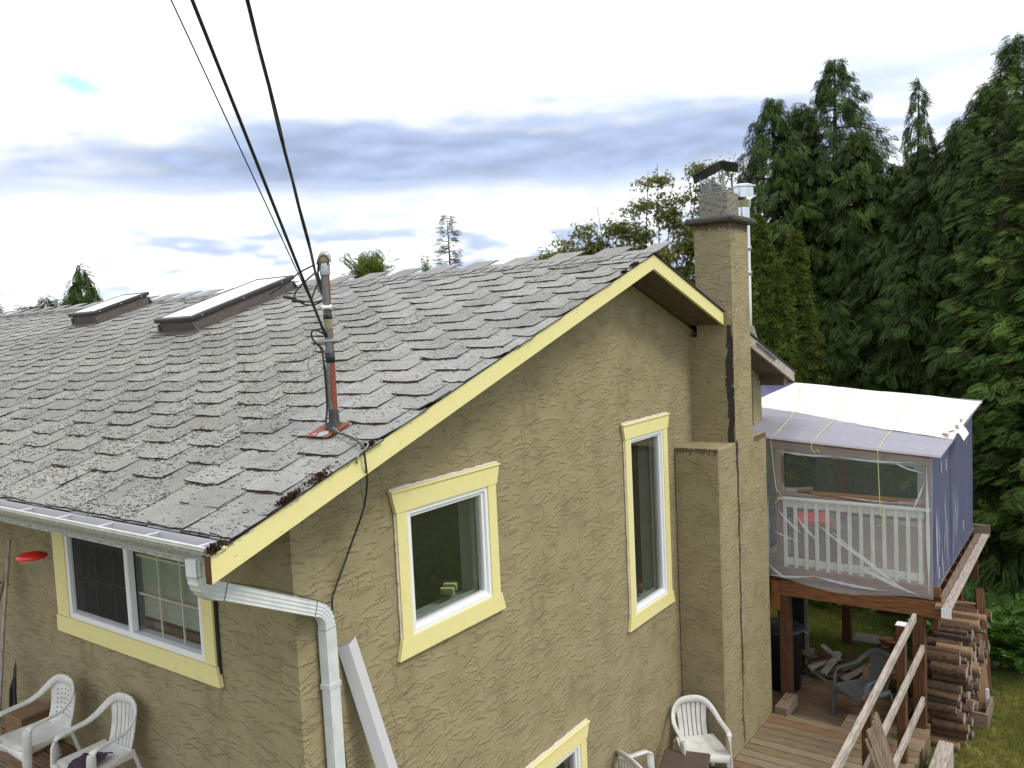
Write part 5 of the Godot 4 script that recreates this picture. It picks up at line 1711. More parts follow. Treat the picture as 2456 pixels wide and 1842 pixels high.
func make_chair(label: String, group: String, mat_: Material, style: String) -> Node3D:   # local z is forward
	var t := thing("patio_chair", label, "chair", Vector3.ZERO, 0.0, group)
	# one band: up the front leg, along the arm, over the back and down the other side
	var half := [Vector3(0.285, 0.0, 0.275), Vector3(0.279, 0.20, 0.262), Vector3(0.272, 0.42, 0.245), Vector3(0.270, 0.56, 0.236), Vector3(0.270, 0.607, 0.228), Vector3(0.271, 0.632, 0.195), Vector3(0.272, 0.640, 0.14), Vector3(0.271, 0.645, 0.02), Vector3(0.266, 0.655, -0.08), Vector3(0.252, 0.690, -0.165), Vector3(0.222, 0.745, -0.225), Vector3(0.170, 0.800, -0.262), Vector3(0.095, 0.833, -0.281), Vector3(0.0, 0.842, -0.286)]
	var ws := [0.050, 0.060, 0.078, 0.078, 0.066, 0.058, 0.056, 0.054, 0.054, 0.056, 0.060, 0.066, 0.072, 0.076]
	var sd: Array = [Vector3(0.3, 0, -1), Vector3(0.3, 0, -1), Vector3(0.3, 0, -1), Vector3(0.45, 0, -1), Vector3(0.9, 0, -0.6), Vector3(1, 0.1, -0.2), Vector3(1, 0.12, 0), Vector3(1, 0.2, 0), Vector3(1, 0.3, 0.1), Vector3(0.8, 0.6, 0.12), Vector3(0.65, 0.8, 0.0), Vector3(0.4, 0.95, -0.1), Vector3(0.2, 1, -0.2), Vector3(0, 1, -0.25)]
	for s in [1, -1]:
		var p: Array = []
		var d: Array = []
		for i in half.size():
			p.append(Vector3(half[i].x * s, half[i].y, half[i].z))
			d.append(Vector3(sd[i].x * s, sd[i].y, sd[i].z) * (1 if s > 0 else -1))
		var leg_p: Array = p.slice(0, 5)
		var arm_p: Array = p.slice(4, 10)
		put("leg", arc_ribbon(smooth_path(leg_p, 4), interp(ws.slice(0, 5), 4), 0.022, interp(d.slice(0, 5), 4)), mat_, t)
		put("armrest", arc_ribbon(smooth_path(arm_p, 5), interp(ws.slice(4, 10), 5), 0.020, interp(d.slice(4, 10), 5)), mat_, t)
		put("back_rim", arc_ribbon(smooth_path(p.slice(9, 14), 5), interp(ws.slice(9, 14), 5), 0.018, interp(d.slice(9, 14), 5)), mat_, t)
		# rear legs, angled out, and the inner web of the front legs
		put("leg", arc_ribbon([Vector3(0.205 * s, 0.41, -0.19), Vector3(0.225 * s, 0.2, -0.245), Vector3(0.245 * s, 0.0, -0.30)], [0.075, 0.06, 0.045], 0.03, [Vector3(1, 0, 0.3 * s), Vector3(1, 0, 0.3 * s), Vector3(1, 0, 0.3 * s)]), mat_, t)
		put("leg_web", arc_ribbon([Vector3(0.225 * s, 0.425, 0.262), Vector3(0.252 * s, 0.25, 0.268), Vector3(0.272 * s, 0.02, 0.274)], [0.085, 0.05, 0.03], 0.014, [Vector3(1, 0, 0), Vector3(1, 0, 0), Vector3(1, 0, 0)]), mat_, t)
	# seat: dished, rolled at the front
	var seat := func(u: float, v: float) -> Vector3:
		var x := (u - 0.5) * lerpf(0.43, 0.50, 1.0 - v)
		var z := lerpf(0.275, -0.205, v)
		var y := 0.425 - 0.016 * (1.0 - pow(absf(u - 0.5) * 2.0, 3.0)) * sin(PI * v) - 0.05 * pow(maxf(0.0, 1.0 - v * 6.0), 2.0) - 0.012 * v
		y += 0.02 * pow(absf(u - 0.5) * 2.0, 6.0)
		return Vector3(x, y, z)
	put("seat", MB.new().sheet(seat, 14, 16, 0.007).mesh(), mat_, t)
	for s in [1, -1]:
		put("side_apron", arc_ribbon([Vector3(0.245 * s, 0.408, 0.235), Vector3(0.235 * s, 0.413, 0.0), Vector3(0.212 * s, 0.408, -0.20)], [0.075, 0.05, 0.075], 0.010, [Vector3.UP, Vector3.UP, Vector3.UP]), mat_, t)
	put("front_apron", arc_ribbon([Vector3(-0.25, 0.378, 0.276), Vector3(0.0, 0.395, 0.284), Vector3(0.25, 0.378, 0.276)], [0.09, 0.05, 0.09], 0.010, [Vector3.UP, Vector3.UP, Vector3.UP]), mat_, t)
	put("rear_apron", arc_ribbon([Vector3(-0.21, 0.395, -0.205), Vector3(0.0, 0.402, -0.21), Vector3(0.21, 0.395, -0.205)], [0.07, 0.05, 0.07], 0.010, [Vector3.UP, Vector3.UP, Vector3.UP]), mat_, t)
	# back: a fan of slats, or a panel pierced with small holes
	var back := func(u: float, v: float) -> Vector3:   # u across, v upwards
		var wdt := lerpf(0.155, 0.135, v) * (1.0 + 0.28 * v * v)
		var x := (u - 0.5) * 2.0 * wdt
		return Vector3(x, lerpf(0.405, 0.805 - 0.045 * pow(absf(u - 0.5) * 2.0, 2.0), v), lerpf(-0.192, -0.268, v) - 0.022 * (1.0 - pow((u - 0.5) * 2.0, 2.0)) - 0.015 * sin(PI * v))
	if style == "slats":
		for k in 6:
			var u0 := k / 6.0 + 0.016
			var u1 := (k + 1) / 6.0 - 0.016
			if k == 0:
				u0 = -0.03
			if k == 5:
				u1 = 1.03
			var f := func(u: float, v: float) -> Vector3: return back.call(lerpf(u0, u1, u), v)
			put("slat", MB.new().sheet(f, 3, 10, 0.009).mesh(), mat_, t)
	else:
		var fb := func(u: float, v: float) -> Vector3: return back.call(lerpf(-0.12, 1.12, u), v)
		var holes := func(i: int, j: int) -> bool: return i % 3 == 1 and j % 3 == 1 and i > 2 and i < 19 and j > 5 and j < 25
		put("pierced_back", MB.new().sheet(fb, 21, 27, 0.009, holes).mesh(), mat_, t)
	return t


func interp(a: Array, steps: int) -> Array:
	var out: Array = []
	for i in a.size() - 1:
		for k in steps:
			out.append(a[i] + (a[i + 1] - a[i]) * (float(k) / steps))
	out.append(a[a.size() - 1])
	return out


func build_chairs() -> void:
	var g := "white resin patio chairs round the house"
	var a: Node3D = make_chair("white slatted patio chair with a dark cloth on its seat, under the sliding window", g, M.resin_white, "slats")
	a.position = Vector3(-0.30, 1.70, -1.80)
	a.rotation.y = -1.48
	a.scale = Vector3.ONE * 0.775
	var b := copy_thing(a, "white slatted patio chair tucked in beside the chimney on the gable side", Vector3(4.78, 0.0, 0.37), -0.84)
	b.scale = Vector3.ONE * 0.92
	var c := copy_thing(a, "white patio chair seen from behind beside the brown table", Vector3(3.80, 0.0, 0.28), 1.15)
	c.scale = Vector3.ONE * 0.92
	var d := make_chair("white patio chair whose back is pierced by rows of small holes", g, M.resin_white, "holes")
	d.position = Vector3(-0.36, 1.70, -2.54)
	d.rotation.y = -1.51
	d.scale = Vector3.ONE * 0.775
	var e := copy_thing(a, "dark grey resin armchair on the lower deck under the balcony", Vector3(7.36, -0.18, 1.42), -2.15)
	e.scale = Vector3.ONE * 0.95
	for ch in e.get_children():
		ch.material_override = M.resin_grey
	e.set_meta("group", "")
	e.remove_meta("group")
	# cloth on the near chair
	var cl := thing("cloth", "crumpled dark purple cloth on the seat of the slatted chair", "cloth", Vector3(-0.37, 2.025, -1.78), 0.4)
	cl.scale = Vector3.ONE * 0.85
	var n := FastNoiseLite.new()
	n.seed = 9
	n.frequency = 7.0
	var f := func(u: float, v: float) -> Vector3:
		var x := (u - 0.5) * 0.26
		var z := (v - 0.5) * 0.19
		return Vector3(x + 0.03 * n.get_noise_2d(x, z + 5.0), 0.012 + 0.055 * maxf(0.0, 0.35 + n.get_noise_2d(x * 1.2, z * 1.2)) * (1.0 - pow(absf(u - 0.5) * 2.0, 4.0)), z + 0.05 * n.get_noise_2d(x + 3.0, z))
	put("rag", MB.new().sheet(f, 18, 14, 0.004).mesh(), M.cloth_purple, cl)
	put("rag_corner", MB.new().box(Vector3(-0.085, 0.03, 0.075), Vector3(0.06, 0.012, 0.05), 0.003, Basis(Vector3(0.4, 1, 0.2).normalized(), 0.6)).mesh(), M.cloth_blue, cl)
	var ta := thing("patio_table", "low brown resin table between the two white chairs on the gable side", "table", Vector3(4.30, 0, 0.42), 0.3)
	put("tabletop", MB.new().box(Vector3(0, 0.43, 0), Vector3(0.46, 0.035, 0.46), 0.014).mesh(), M.resin_brown, ta)
	put("rim", MB.new().box(Vector3(0, 0.395, 0), Vector3(0.42, 0.04, 0.42), 0.01).mesh(), M.resin_brown, ta)
	for s in [[-1, -1], [1, -1], [1, 1], [-1, 1]]:
		put("leg", MB.new().box(Vector3(0.185 * s[0], 0.19, 0.185 * s[1]), Vector3(0.05, 0.38, 0.05), 0.008).mesh(), M.resin_brown, ta)


# ------------------------------------------------------------------ yard
func log_mesh(len_: float, r0: float, r: RandomNumberGenerator, split: bool) -> ArrayMesh:   # along z; bark, then sawn ends
	var n := 11
	var ring: Array[Vector2] = []
	for k in n:
		var a := TAU * k / n
		var rr := r0 * r.randf_range(0.86, 1.08)
		var p := Vector2(cos(a), sin(a)) * rr
		if split and p.y < -0.15 * r0:
			p.y = -0.15 * r0
		ring.append(p)
	var bark := MB.new()
	bark.flat = false
	var rows: Array = []
	for i in 4:
		var row: Array[Vector3] = []
		for k in n:
			row.append(Vector3(ring[k].x * r.randf_range(0.95, 1.04), ring[k].y * r.randf_range(0.95, 1.04), len_ * (i / 3.0 - 0.5)))
		rows.append(row)
	for i in 3:
		for k in n:
			var q := (k + 1) % n
			bark.quad(rows[i][k], rows[i][q], rows[i + 1][q], rows[i + 1][k])
	var m := bark.mesh()
	var e := MB.new()
	for k in n:
		var q := (k + 1) % n
		e.tri(Vector3(0, 0.1 * r0, len_ / 2 + 0.003), rows[3][k], rows[3][q])
		e.tri(Vector3(0, 0.1 * r0, -len_ / 2 - 0.003), rows[0][q], rows[0][k])
	return e.add_to(m)


func build_yard() -> void:
	var r := RandomNumberGenerator.new()
	r.seed = 33
	# the woodpile: logs across z, stacked along x
	var kinds: Array[ArrayMesh] = []
	for k in 12:
		var m := log_mesh(r.randf_range(0.36, 0.43), r.randf_range(0.050, 0.078), r, k % 3 == 0)
		m.surface_set_material(0, [M.log_bark, M.log_bark_grey, M.log_bark, M.split_wood][k % 4])
		m.surface_set_material(1, M.log_end)
		kinds.append(m)
	var log_labels := ["dark barked round log with a weathered grey end in the woodpile", "grey barked log with a weathered grey end in the woodpile", "brown barked log with a weathered grey end in the woodpile", "barkless pale split log in the woodpile beside the deck"]
	var y := -0.27
	var row := 0
	while y < 0.80:
		var x := 7.42 + (0.065 if row % 2 else 0.0)
		while x < 9.55:
			var step := r.randf_range(0.115, 0.150)
			var topping := 0.80 + 0.10 * sin(x * 3.0)
			if y < topping:
				var kk := r.randi() % kinds.size()
				var lg := put("firewood_log", kinds[kk], null, null, Transform3D(Basis(Vector3.UP, r.randf_range(-0.13, 0.13)) * Basis(Vector3(0, 0, 1), r.randf() * TAU) , Vector3(x, y + r.randf_range(-0.012, 0.012), 2.245 + r.randf_range(-0.07, 0.10))))
				tag(lg, log_labels[kk % 4], "firewood", "logs stacked in the woodpile beside the deck")
			x += step
		y += 0.112
		row += 1
	# boards leaning on the pile and standing in the crate
	var p1 := beam_between("leaning_board", Vector3(8.53, -0.26, 2.575), Vector3(8.98, 0.66, 2.40), 0.15, 0.040, M.deck_wood_c_y, null, Vector3(-1, 0.3, 0.45))
	tag(p1, "wide tan board leaning on the woodpile with its foot in the wooden crate", "board")
	var p2 := beam_between("leaning_board", Vector3(8.95, -0.26, 2.56), Vector3(9.42, 1.02, 2.42), 0.11, 0.04, M.brown_wood_y, null, Vector3(-1, 0.3, 0.45))
	tag(p2, "narrow brown board leaning on the woodpile behind the wide tan board", "board")
	var cr := thing("wooden_crate", "open crate of old boards on the grass at the end of the woodpile", "crate", Vector3(8.30, -0.34, 2.47))
	span("side_board", 8.02, 8.055, -0.36, -0.09, 2.26, 2.66, M.weathered_wood_z, cr)
	span("side_board", 8.06, 8.62, -0.36, -0.10, 2.625, 2.66, M.weathered_wood_x, cr)
	span("side_board", 8.585, 8.62, -0.36, -0.10, 2.26, 2.62, M.grey_wood_z, cr)
	span("slat", 8.52, 8.545, -0.30, 0.02, 2.58, 2.62, M.porcelain, cr)
	for k in 2:
		var s := span("stake", 9.36 + 0.06 * k, 9.43 + 0.06 * k, -0.40, 0.12 - 0.12 * k, 2.37 + 0.09 * k, 2.43 + 0.09 * k, [M.orange_wood_y, M.grey_wood_y][k], self_root)
		s.name = numbered("stake")
		tag(s, ["brown stake standing on the grass behind the wooden crate", "grey stake beside the brown one behind the wooden crate"][k], "stake")
	var bl := span("timber_bench", 5.6, 6.96, -0.40, -0.02, 2.285, 2.435, M.grey_wood_x, self_root, 0.008)
	bl.name = numbered("timber_edging")
	tag(bl, "thick grey timber on the grass at the bottom edge, in front of the woodpile", "timber")
	# odds and ends of firewood on the lower deck
	for k in 34:
		var len_ := r.randf_range(0.22, 0.42)
		var p := Vector3(r.randf_range(8.16, 8.55), r.randf_range(-0.13, 0.16) , r.randf_range(0.42, 1.55))
		p.y = -0.13 + (p.y + 0.13) * clampf(1.4 - absf(p.z - 0.75), 0.15, 1.0)
		var q := put("wood_offcut", MB.new().box(Vector3.ZERO, Vector3(r.randf_range(0.05, 0.11), r.randf_range(0.03, 0.07), len_), 0.006).mesh(), [M.split_wood, M.weathered_wood_z, M.brown_wood_z, M.grey_wood_z][r.randi() % 4], null, Transform3D(Basis(Vector3.UP, r.randf() * 3.0) * Basis(Vector3(1, 0, 0), r.randf_range(-0.7, 0.7)), p))
		tag(q, "split wood offcut in the loose heap at the far edge of the lower deck", "firewood", "offcuts heaped on the lower deck")
	# bin, and a panel with shade painted on its front, behind the left post
	var bin := thing("dustbin", "round black dustbin with a grey lid behind the left balcony post", "bin", Vector3(7.82, -0.18, 0.27))
	put("barrel", MB.new().lathe([Vector2(0.0, 0.0), Vector2(0.22, 0.0), Vector2(0.265, 0.78), Vector2(0.275, 0.79), Vector2(0.275, 0.81), Vector2(0.24, 0.81)], 24).mesh(), M.bin_black, bin)
	put("lid", MB.new().lathe([Vector2(0.285, 0.80), Vector2(0.29, 0.825), Vector2(0.25, 0.85), Vector2(0.10, 0.875), Vector2(0.0, 0.88)], 24).mesh(), M.bin_lid, bin)
	put("handle", MB.new().tube([Vector3(0.02, 0.80, 0.28), Vector3(0.02, 0.78, 0.33), Vector3(0.08, 0.80, 0.32)], 0.012, 8).mesh(), M.galvanised, bin)
	var pan := thing("shade_dark_panel", "upright panel behind the dustbin, front painted near black for shade, edge grey", "panel", Vector3(8.35, -0.2, 0.42))
	span("board", 8.31, 8.35, -0.34, 1.30, 0.05, 0.415, M.bin_black, pan)  # near-black front carries the shadow that falls on it
	span("edge_strip", 8.30, 8.36, -0.34, 1.30, 0.416, 0.462, M.concrete, pan)
	# slab, bricks, and a bleached plank in the grass
	var sl := span("stone_slab", 10.25, 10.62, -0.42, -0.315, 0.55, 1.0, M.concrete_cap, self_root, 0.02)
	sl.name = numbered("stone_slab")
	tag(sl, "flat grey slab lying in the grass beyond the balcony", "slab")
	for k in 5:
		var q := put("brick", MB.new().box(Vector3.ZERO, Vector3(0.20, 0.065, 0.10), 0.006).mesh(), M.brick_red, null, Transform3D(Basis(Vector3.UP, 0.3 + 0.5 * k), Vector3(10.15 + 0.10 * (k % 3), -0.30 + 0.066 * (k / 3), 1.08 + 0.11 * (k % 2))))
		tag(q, "red brick in the small heap on the grass beyond the balcony", "brick", "bricks heaped on the grass")
	var rk := put("stone", MB.new().lathe([Vector2(0.0, -0.05), Vector2(0.20, -0.02), Vector2(0.16, 0.06), Vector2(0.05, 0.09), Vector2(0.0, 0.09)], 9, Vector3.ZERO, Basis.from_scale(Vector3(1, 1, 0.5)), false).mesh(), M.concrete, null, Transform3D(Basis(Vector3.UP, 0.4), Vector3(10.3, -0.33, 2.45)))
	tag(rk, "pale stone lying in the straw at the edge of the ferns", "stone")


var self_root: Node3D = self


# ------------------------------------------------------------------ small things
func build_small() -> void:
	# skylights
	for k in 2:
		var x0: float = [2.47, 3.07][k]
		var x1: float = [3.90, 3.87][k]
		var z0: float = [-5.16, -8.36][k]
		var z1: float = [-4.49, -7.72][k]
		var c := 1.0 / sqrt(1.0 + SLOPE * SLOPE)
		var v0 := (RIDGE.x - x1) / c
		var v1 := (RIDGE.x - x0) / c
		var basis := Basis(Vector3(0, 0, 1), Vector3(-SLOPE * c, c, 0), Vector3(-c, -SLOPE * c, 0))
		var mid := roof_point((v0 + v1) / 2, (z0 + z1) / 2, 0.0)
		var s := thing("skylight", ["long brown framed skylight standing up from the near roof slope, nearest the mast", "shorter brown framed skylight farther along the near roof slope"][k], "skylight", mid)
		s.basis = basis
		var w := z1 - z0
		var l := v1 - v0
		var hh := 0.155
		for q in [[Vector3(-w / 2 + 0.012, hh / 2, 0), Vector3(0.024, hh, l)], [Vector3(w / 2 - 0.012, hh / 2, 0), Vector3(0.024, hh, l)], [Vector3(0, hh / 2, -l / 2 + 0.012), Vector3(w - 0.05, hh, 0.024)], [Vector3(0, hh / 2, l / 2 - 0.012), Vector3(w - 0.05, hh, 0.024)]]:
			box_part("curb", q[0], q[1], M.brown_flashing, s, 0.003)
		for q in [[Vector3(-w / 2, hh + 0.018, 0), Vector3(0.07, 0.05, l + 0.07)], [Vector3(w / 2, hh + 0.018, 0), Vector3(0.07, 0.05, l + 0.07)], [Vector3(0, hh + 0.018, -l / 2), Vector3(w - 0.072, 0.05, 0.07)], [Vector3(0, hh + 0.018, l / 2), Vector3(w - 0.072, 0.05, 0.07)]]:
			box_part("frame", q[0], q[1], M.dark_metal, s, 0.010)
		box_part("glazing", Vector3(0, hh + 0.036, 0), Vector3(w - 0.074, 0.008, l - 0.074), M.skylight_pane, s, 0.0)
		# step flashing up the sides, an apron below and the flared skirt corners
		var n := int(l / 0.16)
		for i in n:
			var zc := -l / 2 + (i + 0.5) * l / n
			box_part("step_flashing", Vector3(w / 2 + 0.004 + 0.002 * (i % 2), 0.062, zc), Vector3(0.004, 0.12, l / n + 0.012), M.brown_flashing, s, 0.0, Basis(Vector3(1, 0, 0), 0.035))
			box_part("step_flashing", Vector3(-w / 2 - 0.004 - 0.002 * (i % 2), 0.062, zc), Vector3(0.004, 0.12, l / n + 0.012), M.brown_flashing, s, 0.0, Basis(Vector3(1, 0, 0), 0.035))
		box_part("apron", Vector3(0, 0.030, l / 2 + 0.045), Vector3(w + 0.13, 0.006, 0.11), M.brown_flashing, s, 0.0, Basis(Vector3(1, 0, 0), 0.16))
		for sgn in [-1, 1]:
			put("skirt_corner", MB.new().prism([Vector2(0, 0), Vector2(0.07 * sgn, 0), Vector2(0, 0.13)] if sgn > 0 else [Vector2(0, 0), Vector2(0, 0.13), Vector2(-0.07, 0)], -0.003, 0.003).mesh(), M.brown_flashing, s, Transform3D(Basis.IDENTITY, Vector3(w / 2 * sgn, 0.026, l / 2 + 0.012)))
			put("skirt_corner", MB.new().prism([Vector2(0, 0), Vector2(0.07 * sgn, 0), Vector2(0, 0.12)] if sgn > 0 else [Vector2(0, 0), Vector2(0, 0.12), Vector2(-0.07, 0)], -0.003, 0.003).mesh(), M.brown_flashing, s, Transform3D(Basis.IDENTITY, Vector3(w / 2 * sgn, 0.026, -l / 2 - 0.012)))
		for i in 3:
			put("screw", MB.new().lathe([Vector2(0.006, -0.003), Vector2(0.006, 0.002), Vector2(0.0, 0.004)], 8, Vector3(w / 2 + 0.036, hh + 0.014, lerpf(-l * 0.38, l * 0.42, i / 2.0)), Basis(Vector3(0, 0, 1), -PI / 2)).mesh(), M.porcelain, s)
	# hummingbird feeder hanging from the soffit
	var fd := thing("bird_feeder", "round red hummingbird feeder hanging under the eave left of the sliding window", "feeder", Vector3(-0.55, 3.455, -1.955))
	put("dish", MB.new().lathe([Vector2(0.0, -0.022), Vector2(0.062, -0.020), Vector2(0.083, 0.0), Vector2(0.083, 0.004)], 26).mesh(), M.clear_plastic, fd)
	put("lid", MB.new().lathe([Vector2(0.083, 0.005), Vector2(0.092, 0.010), Vector2(0.094, 0.018), Vector2(0.080, 0.036), Vector2(0.035, 0.046), Vector2(0.0, 0.048)], 28).mesh(), M.feeder_red, fd)
	put("hanger", MB.new().tube([Vector3(0, 0.045, 0), Vector3(0, 0.34, 0)], 0.0012, 5).mesh(), M.cable_grey, fd)
	# garden things at the left edge
	var lo := thing("loppers", "black handled loppers standing against the eave wall behind the chair", "loppers", Vector3(-0.16, 1.70, -3.36))
	put("blade", MB.new().sweep([Vector3(0, 0.48, 0), Vector3(0.01, 0.56, 0.0), Vector3(0.02, 0.63, 0.0)], [Vector2(-0.022, -0.004), Vector2(0.022, -0.004), Vector2(0.022, 0.004), Vector2(-0.022, 0.004)], Vector3(1, 0.1, 0), [1.0, 0.9, 0.15]).mesh(), M.dark_metal, lo)
	for s in [-1, 1]:
		put("handle", MB.new().tube([Vector3(0, 0.49, 0), Vector3(-0.02, 0.40, 0.030 * s), Vector3(-0.05, 0.0, 0.055 * s)], 0.014, 8).mesh(), M.black_rubber, lo)
	for k in 3:
		var st := tube_part("pole", [Vector3(-0.30 - 0.02 * k, 1.70, -3.42 - 0.03 * k), Vector3(-0.20, 2.55 + 0.22 * k, -3.40 - 0.06 * k), Vector3(-0.06, 3.30 - 0.2 * k, -3.47 - 0.05 * k)], 0.014 - 0.002 * k, [M.grey_wood_y, M.weathered_wood_y, M.brown_wood_y][k])
		tag(st, ["pale wooden pole leaning on the eave wall at the left edge", "brownish pole leaning on the eave wall, the middle one of three at the left", "dark thin pole leaning on the eave wall, farthest of three at the left"][k], "pole")
	var cb := thing("carton", "brown box standing on the deck behind the pierced chair", "box", Vector3(-0.20, 1.70, -3.05), 0.1)
	put("box_body", MB.new().box(Vector3(0, 0.16, 0), Vector3(0.26, 0.32, 0.24), 0.006).mesh(), M.deck_wood_c_x, cb)
	# moss on the roof edge and scraps of needles along the shingle butts
	var r := RandomNumberGenerator.new()
	r.seed = 70
	var clumps := [[-0.30, 0.10, 0.045], [-0.10, 0.17, 0.05], [-0.35, 0.05, 0.03], [-0.765, 0.07, 0.045], [3.60, 0.09, 0.04], [0.27, 0.05, 0.03], [3.40, 0.05, 0.03]]
	var cl := ["long brown moss clump on the roof edge above the square window's left", "largest brown moss clump on the roof edge below the mast", "small moss clump just down the rake from the long one", "rusty moss clump at the gutter corner of the roof", "brown moss clump close to the ridge on the roof edge", "small moss clump where the leads cross the roof edge", "little moss clump just below the one near the ridge"]
	for k in clumps.size():
		var q: Array = clumps[k]
		var mb := MB.new()
		for i in 150:
			var px: float = q[0] + r.randf_range(-1.0, 1.0) * q[1] * r.randf()
			var p := Vector3(px, roof_top(px) + 0.012 + r.randf() * q[2] * 0.6, 0.418 + r.randf_range(-0.7, 0.5) * q[2])
			var s := r.randf_range(0.004, 0.011)
			var dd := Vector3(r.randf_range(-1, 1), r.randf_range(0.1, 1), r.randf_range(-1, 1)).normalized() * s * 1.6
			var e := dd.cross(Vector3(r.randf_range(-1, 1), r.randf_range(-1, 1), r.randf_range(-1, 1))).normalized() * s
			mb.tri(p - e, p + e, p + dd)
			mb.tri(p - e + dd * 0.2, p + dd * 0.6 + e, p - dd * 0.5)
		tag(put("moss_clump", mb.mesh(), M.moss_brown), cl[k], "moss")
	var db := MB.new()
	for i in 5200:
		var row := r.randi_range(-3, 20)
		var v := 0.684 + row * 0.2115 + r.randf_range(0.002, 0.014)
		if v > 4.9:
			continue
		var z0 := -0.030 if posmod(row, 2) == 0 else -0.3065
		var z := z0 - int(pow(r.randf(), 1.5) * 24.0) * 0.5525 + r.randf() * 0.34
		if z > 0.42:
			continue
		for k in r.randi_range(1, 4):
			var p := roof_point(v + r.randf_range(-0.006, 0.008), z + r.randf_range(-0.03, 0.03), 0.010 + r.randf() * 0.004)
			var s := r.randf_range(0.004, 0.010)
			var a := r.randf_range(-0.5, 0.5)
			var dz := Vector3(sin(a) * 0.4, 0, cos(a)) * s * r.randf_range(1.2, 3.6)
			var dx := Vector3(-0.9, -0.3, 0) * s * 0.7
			var up := Vector3(-0.3, 0.94, 0) * s * 0.8
			db.tri(p - dz, p + dx, p + up)
			db.tri(p + dz, p + up, p + dx)
			db.tri(p - dz, p + up, p + dz)
	var de := put("roof_debris", db.mesh(), M.moss_brown)
	tag(de, "reddish needles and moss crumbs caught along the shingle edges", "debris", "", "stuff")


# ------------------------------------------------------------------ trees and plants
func leaflet(mb: MB, a: Vector3, d: Vector3, side: Vector3, l: float, w: float) -> void:   # a narrow leaf as two triangles
	var m := a + d * l * 0.45
	var t := a + d * l
	mb.tri(a, m + side * w, t)
	mb.tri(a, t, m - side * w)


func frond_mesh(pairs: int, leaf: float, droop: float, seed_: int) -> ArrayMesh:   # a flat spray, about one metre long, along local z; it sags towards its tip
	var r := RandomNumberGenerator.new()
	r.seed = seed_
	var mb := MB.new()
	mb.flat = true
	for i in pairs:
		var t := (i + 0.6) / pairs
		var spine := Vector3(0.02 * sin(t * 5.0 + seed_), -droop * t * t, t)
		var len_ := leaf * (0.35 + 0.85 * sin(PI * minf(1.0, t * 0.92 + 0.12))) * r.randf_range(0.75, 1.2)
		for s in [-1.0, 1.0]:
			var d := Vector3(s * 0.72, -0.12 - droop * t * 0.6 + r.randf_range(-0.16, 0.12), 0.72).normalized()
			leaflet(mb, spine, d, d.cross(Vector3.UP).normalized() + Vector3(0, r.randf_range(-0.4, 0.4), 0), len_, 0.028)
			# side sprigs
			for k in 2:
				var q := spine + d * len_ * (0.35 + 0.3 * k)
				var e := (d + Vector3(-s * 0.5 * (1.0 if k else -0.7), -0.25, 0.35)).normalized()
				leaflet(mb, q, e, e.cross(Vector3.UP).normalized(), len_ * 0.42, 0.020)
	leaflet(mb, Vector3(0, -droop * 0.9, 0.95), Vector3(0, -droop, 1).normalized(), Vector3(1, 0, 0), 0.16, 0.024)
	return mb.mesh()


func leaf_cluster_mesh(n: int, size: float, seed_: int) -> ArrayMesh:   # a handful of lobed leaves round a twig
	var r := RandomNumberGenerator.new()
	r.seed = seed_
	var mb := MB.new()
	for k in n:
		var dir := Vector3(r.randf_range(-1, 1), r.randf_range(-0.5, 0.7), r.randf_range(-1, 1)).normalized()
		var c := dir * r.randf_range(0.08, 0.30)
		var nrm := (Vector3(r.randf_range(-0.6, 0.6), 1.0, r.randf_range(-0.6, 0.6)) + dir * 0.5).normalized()
		var x := nrm.cross(dir).normalized()
		var y := x.cross(nrm)
		y = (y - Vector3.UP * 0.5).normalized()
		var lobes := [0.35, 0.25, 0.75, 0.32, 1.0, 0.30, 1.1, 0.30, 1.0, 0.32, 0.75, 0.25, 0.35]
		var prev := Vector3.ZERO
		for i in lobes.size():
			var a := lerpf(-2.5, 2.5, i / float(lobes.size() - 1))
			var p: Vector3 = c + (x * sin(a) + y * cos(a)) * size * lobes[i]
			if i > 0:
				mb.tri(c, prev, p)
			prev = p
	return mb.mesh()


func sprig_mesh(n: int, seed_: int) -> ArrayMesh:   # a dense tuft of short scale-leaf twigs, growing upwards
	var r := RandomNumberGenerator.new()
	r.seed = seed_
	var mb := MB.new()
	for k in n:
		var d := Vector3(r.randf_range(-0.8, 0.8), r.randf_range(0.2, 1.0), r.randf_range(0.1, 1.0)).normalized()
		var a := Vector3(r.randf_range(-0.2, 0.2), r.randf_range(-0.2, 0.2), r.randf_range(-0.1, 0.1))
		leaflet(mb, a, d, d.cross(Vector3(r.randf_range(-1, 1), 0.3, r.randf_range(-1, 1))).normalized(), r.randf_range(0.3, 0.6), 0.045)
	return mb.mesh()


func scatter(called: String, mesh: Mesh, mt: Material, xfs: Array, cols: Array, parent: Node = null) -> MultiMeshInstance3D:
	var mm := MultiMesh.new()
	mm.transform_format = MultiMesh.TRANSFORM_3D
	mm.use_colors = true
	mm.mesh = mesh
	mm.instance_count = xfs.size()
	for i in xfs.size():
		mm.set_instance_transform(i, xfs[i])
		mm.set_instance_color(i, cols[i])
	var o := MultiMeshInstance3D.new()
	o.multimesh = mm
	o.material_override = mt
	if parent:
		o.name = called
		parent.add_child(o, true)
	else:
		o.name = numbered(called)
		add_child(o)
	o.set_meta("kind", "stuff")
	return o


func aim(d: Vector3, roll := 0.0, s := 1.0) -> Basis:   # local z along d
	var z := d.normalized()
	var x := Vector3.UP.cross(z)
	x = x.normalized() if x.length() > 0.05 else Vector3(1, 0, 0)
	return (Basis(x, z.cross(x), z) * Basis(Vector3(0, 0, 1), roll)).scaled_local(Vector3(s, s, s))


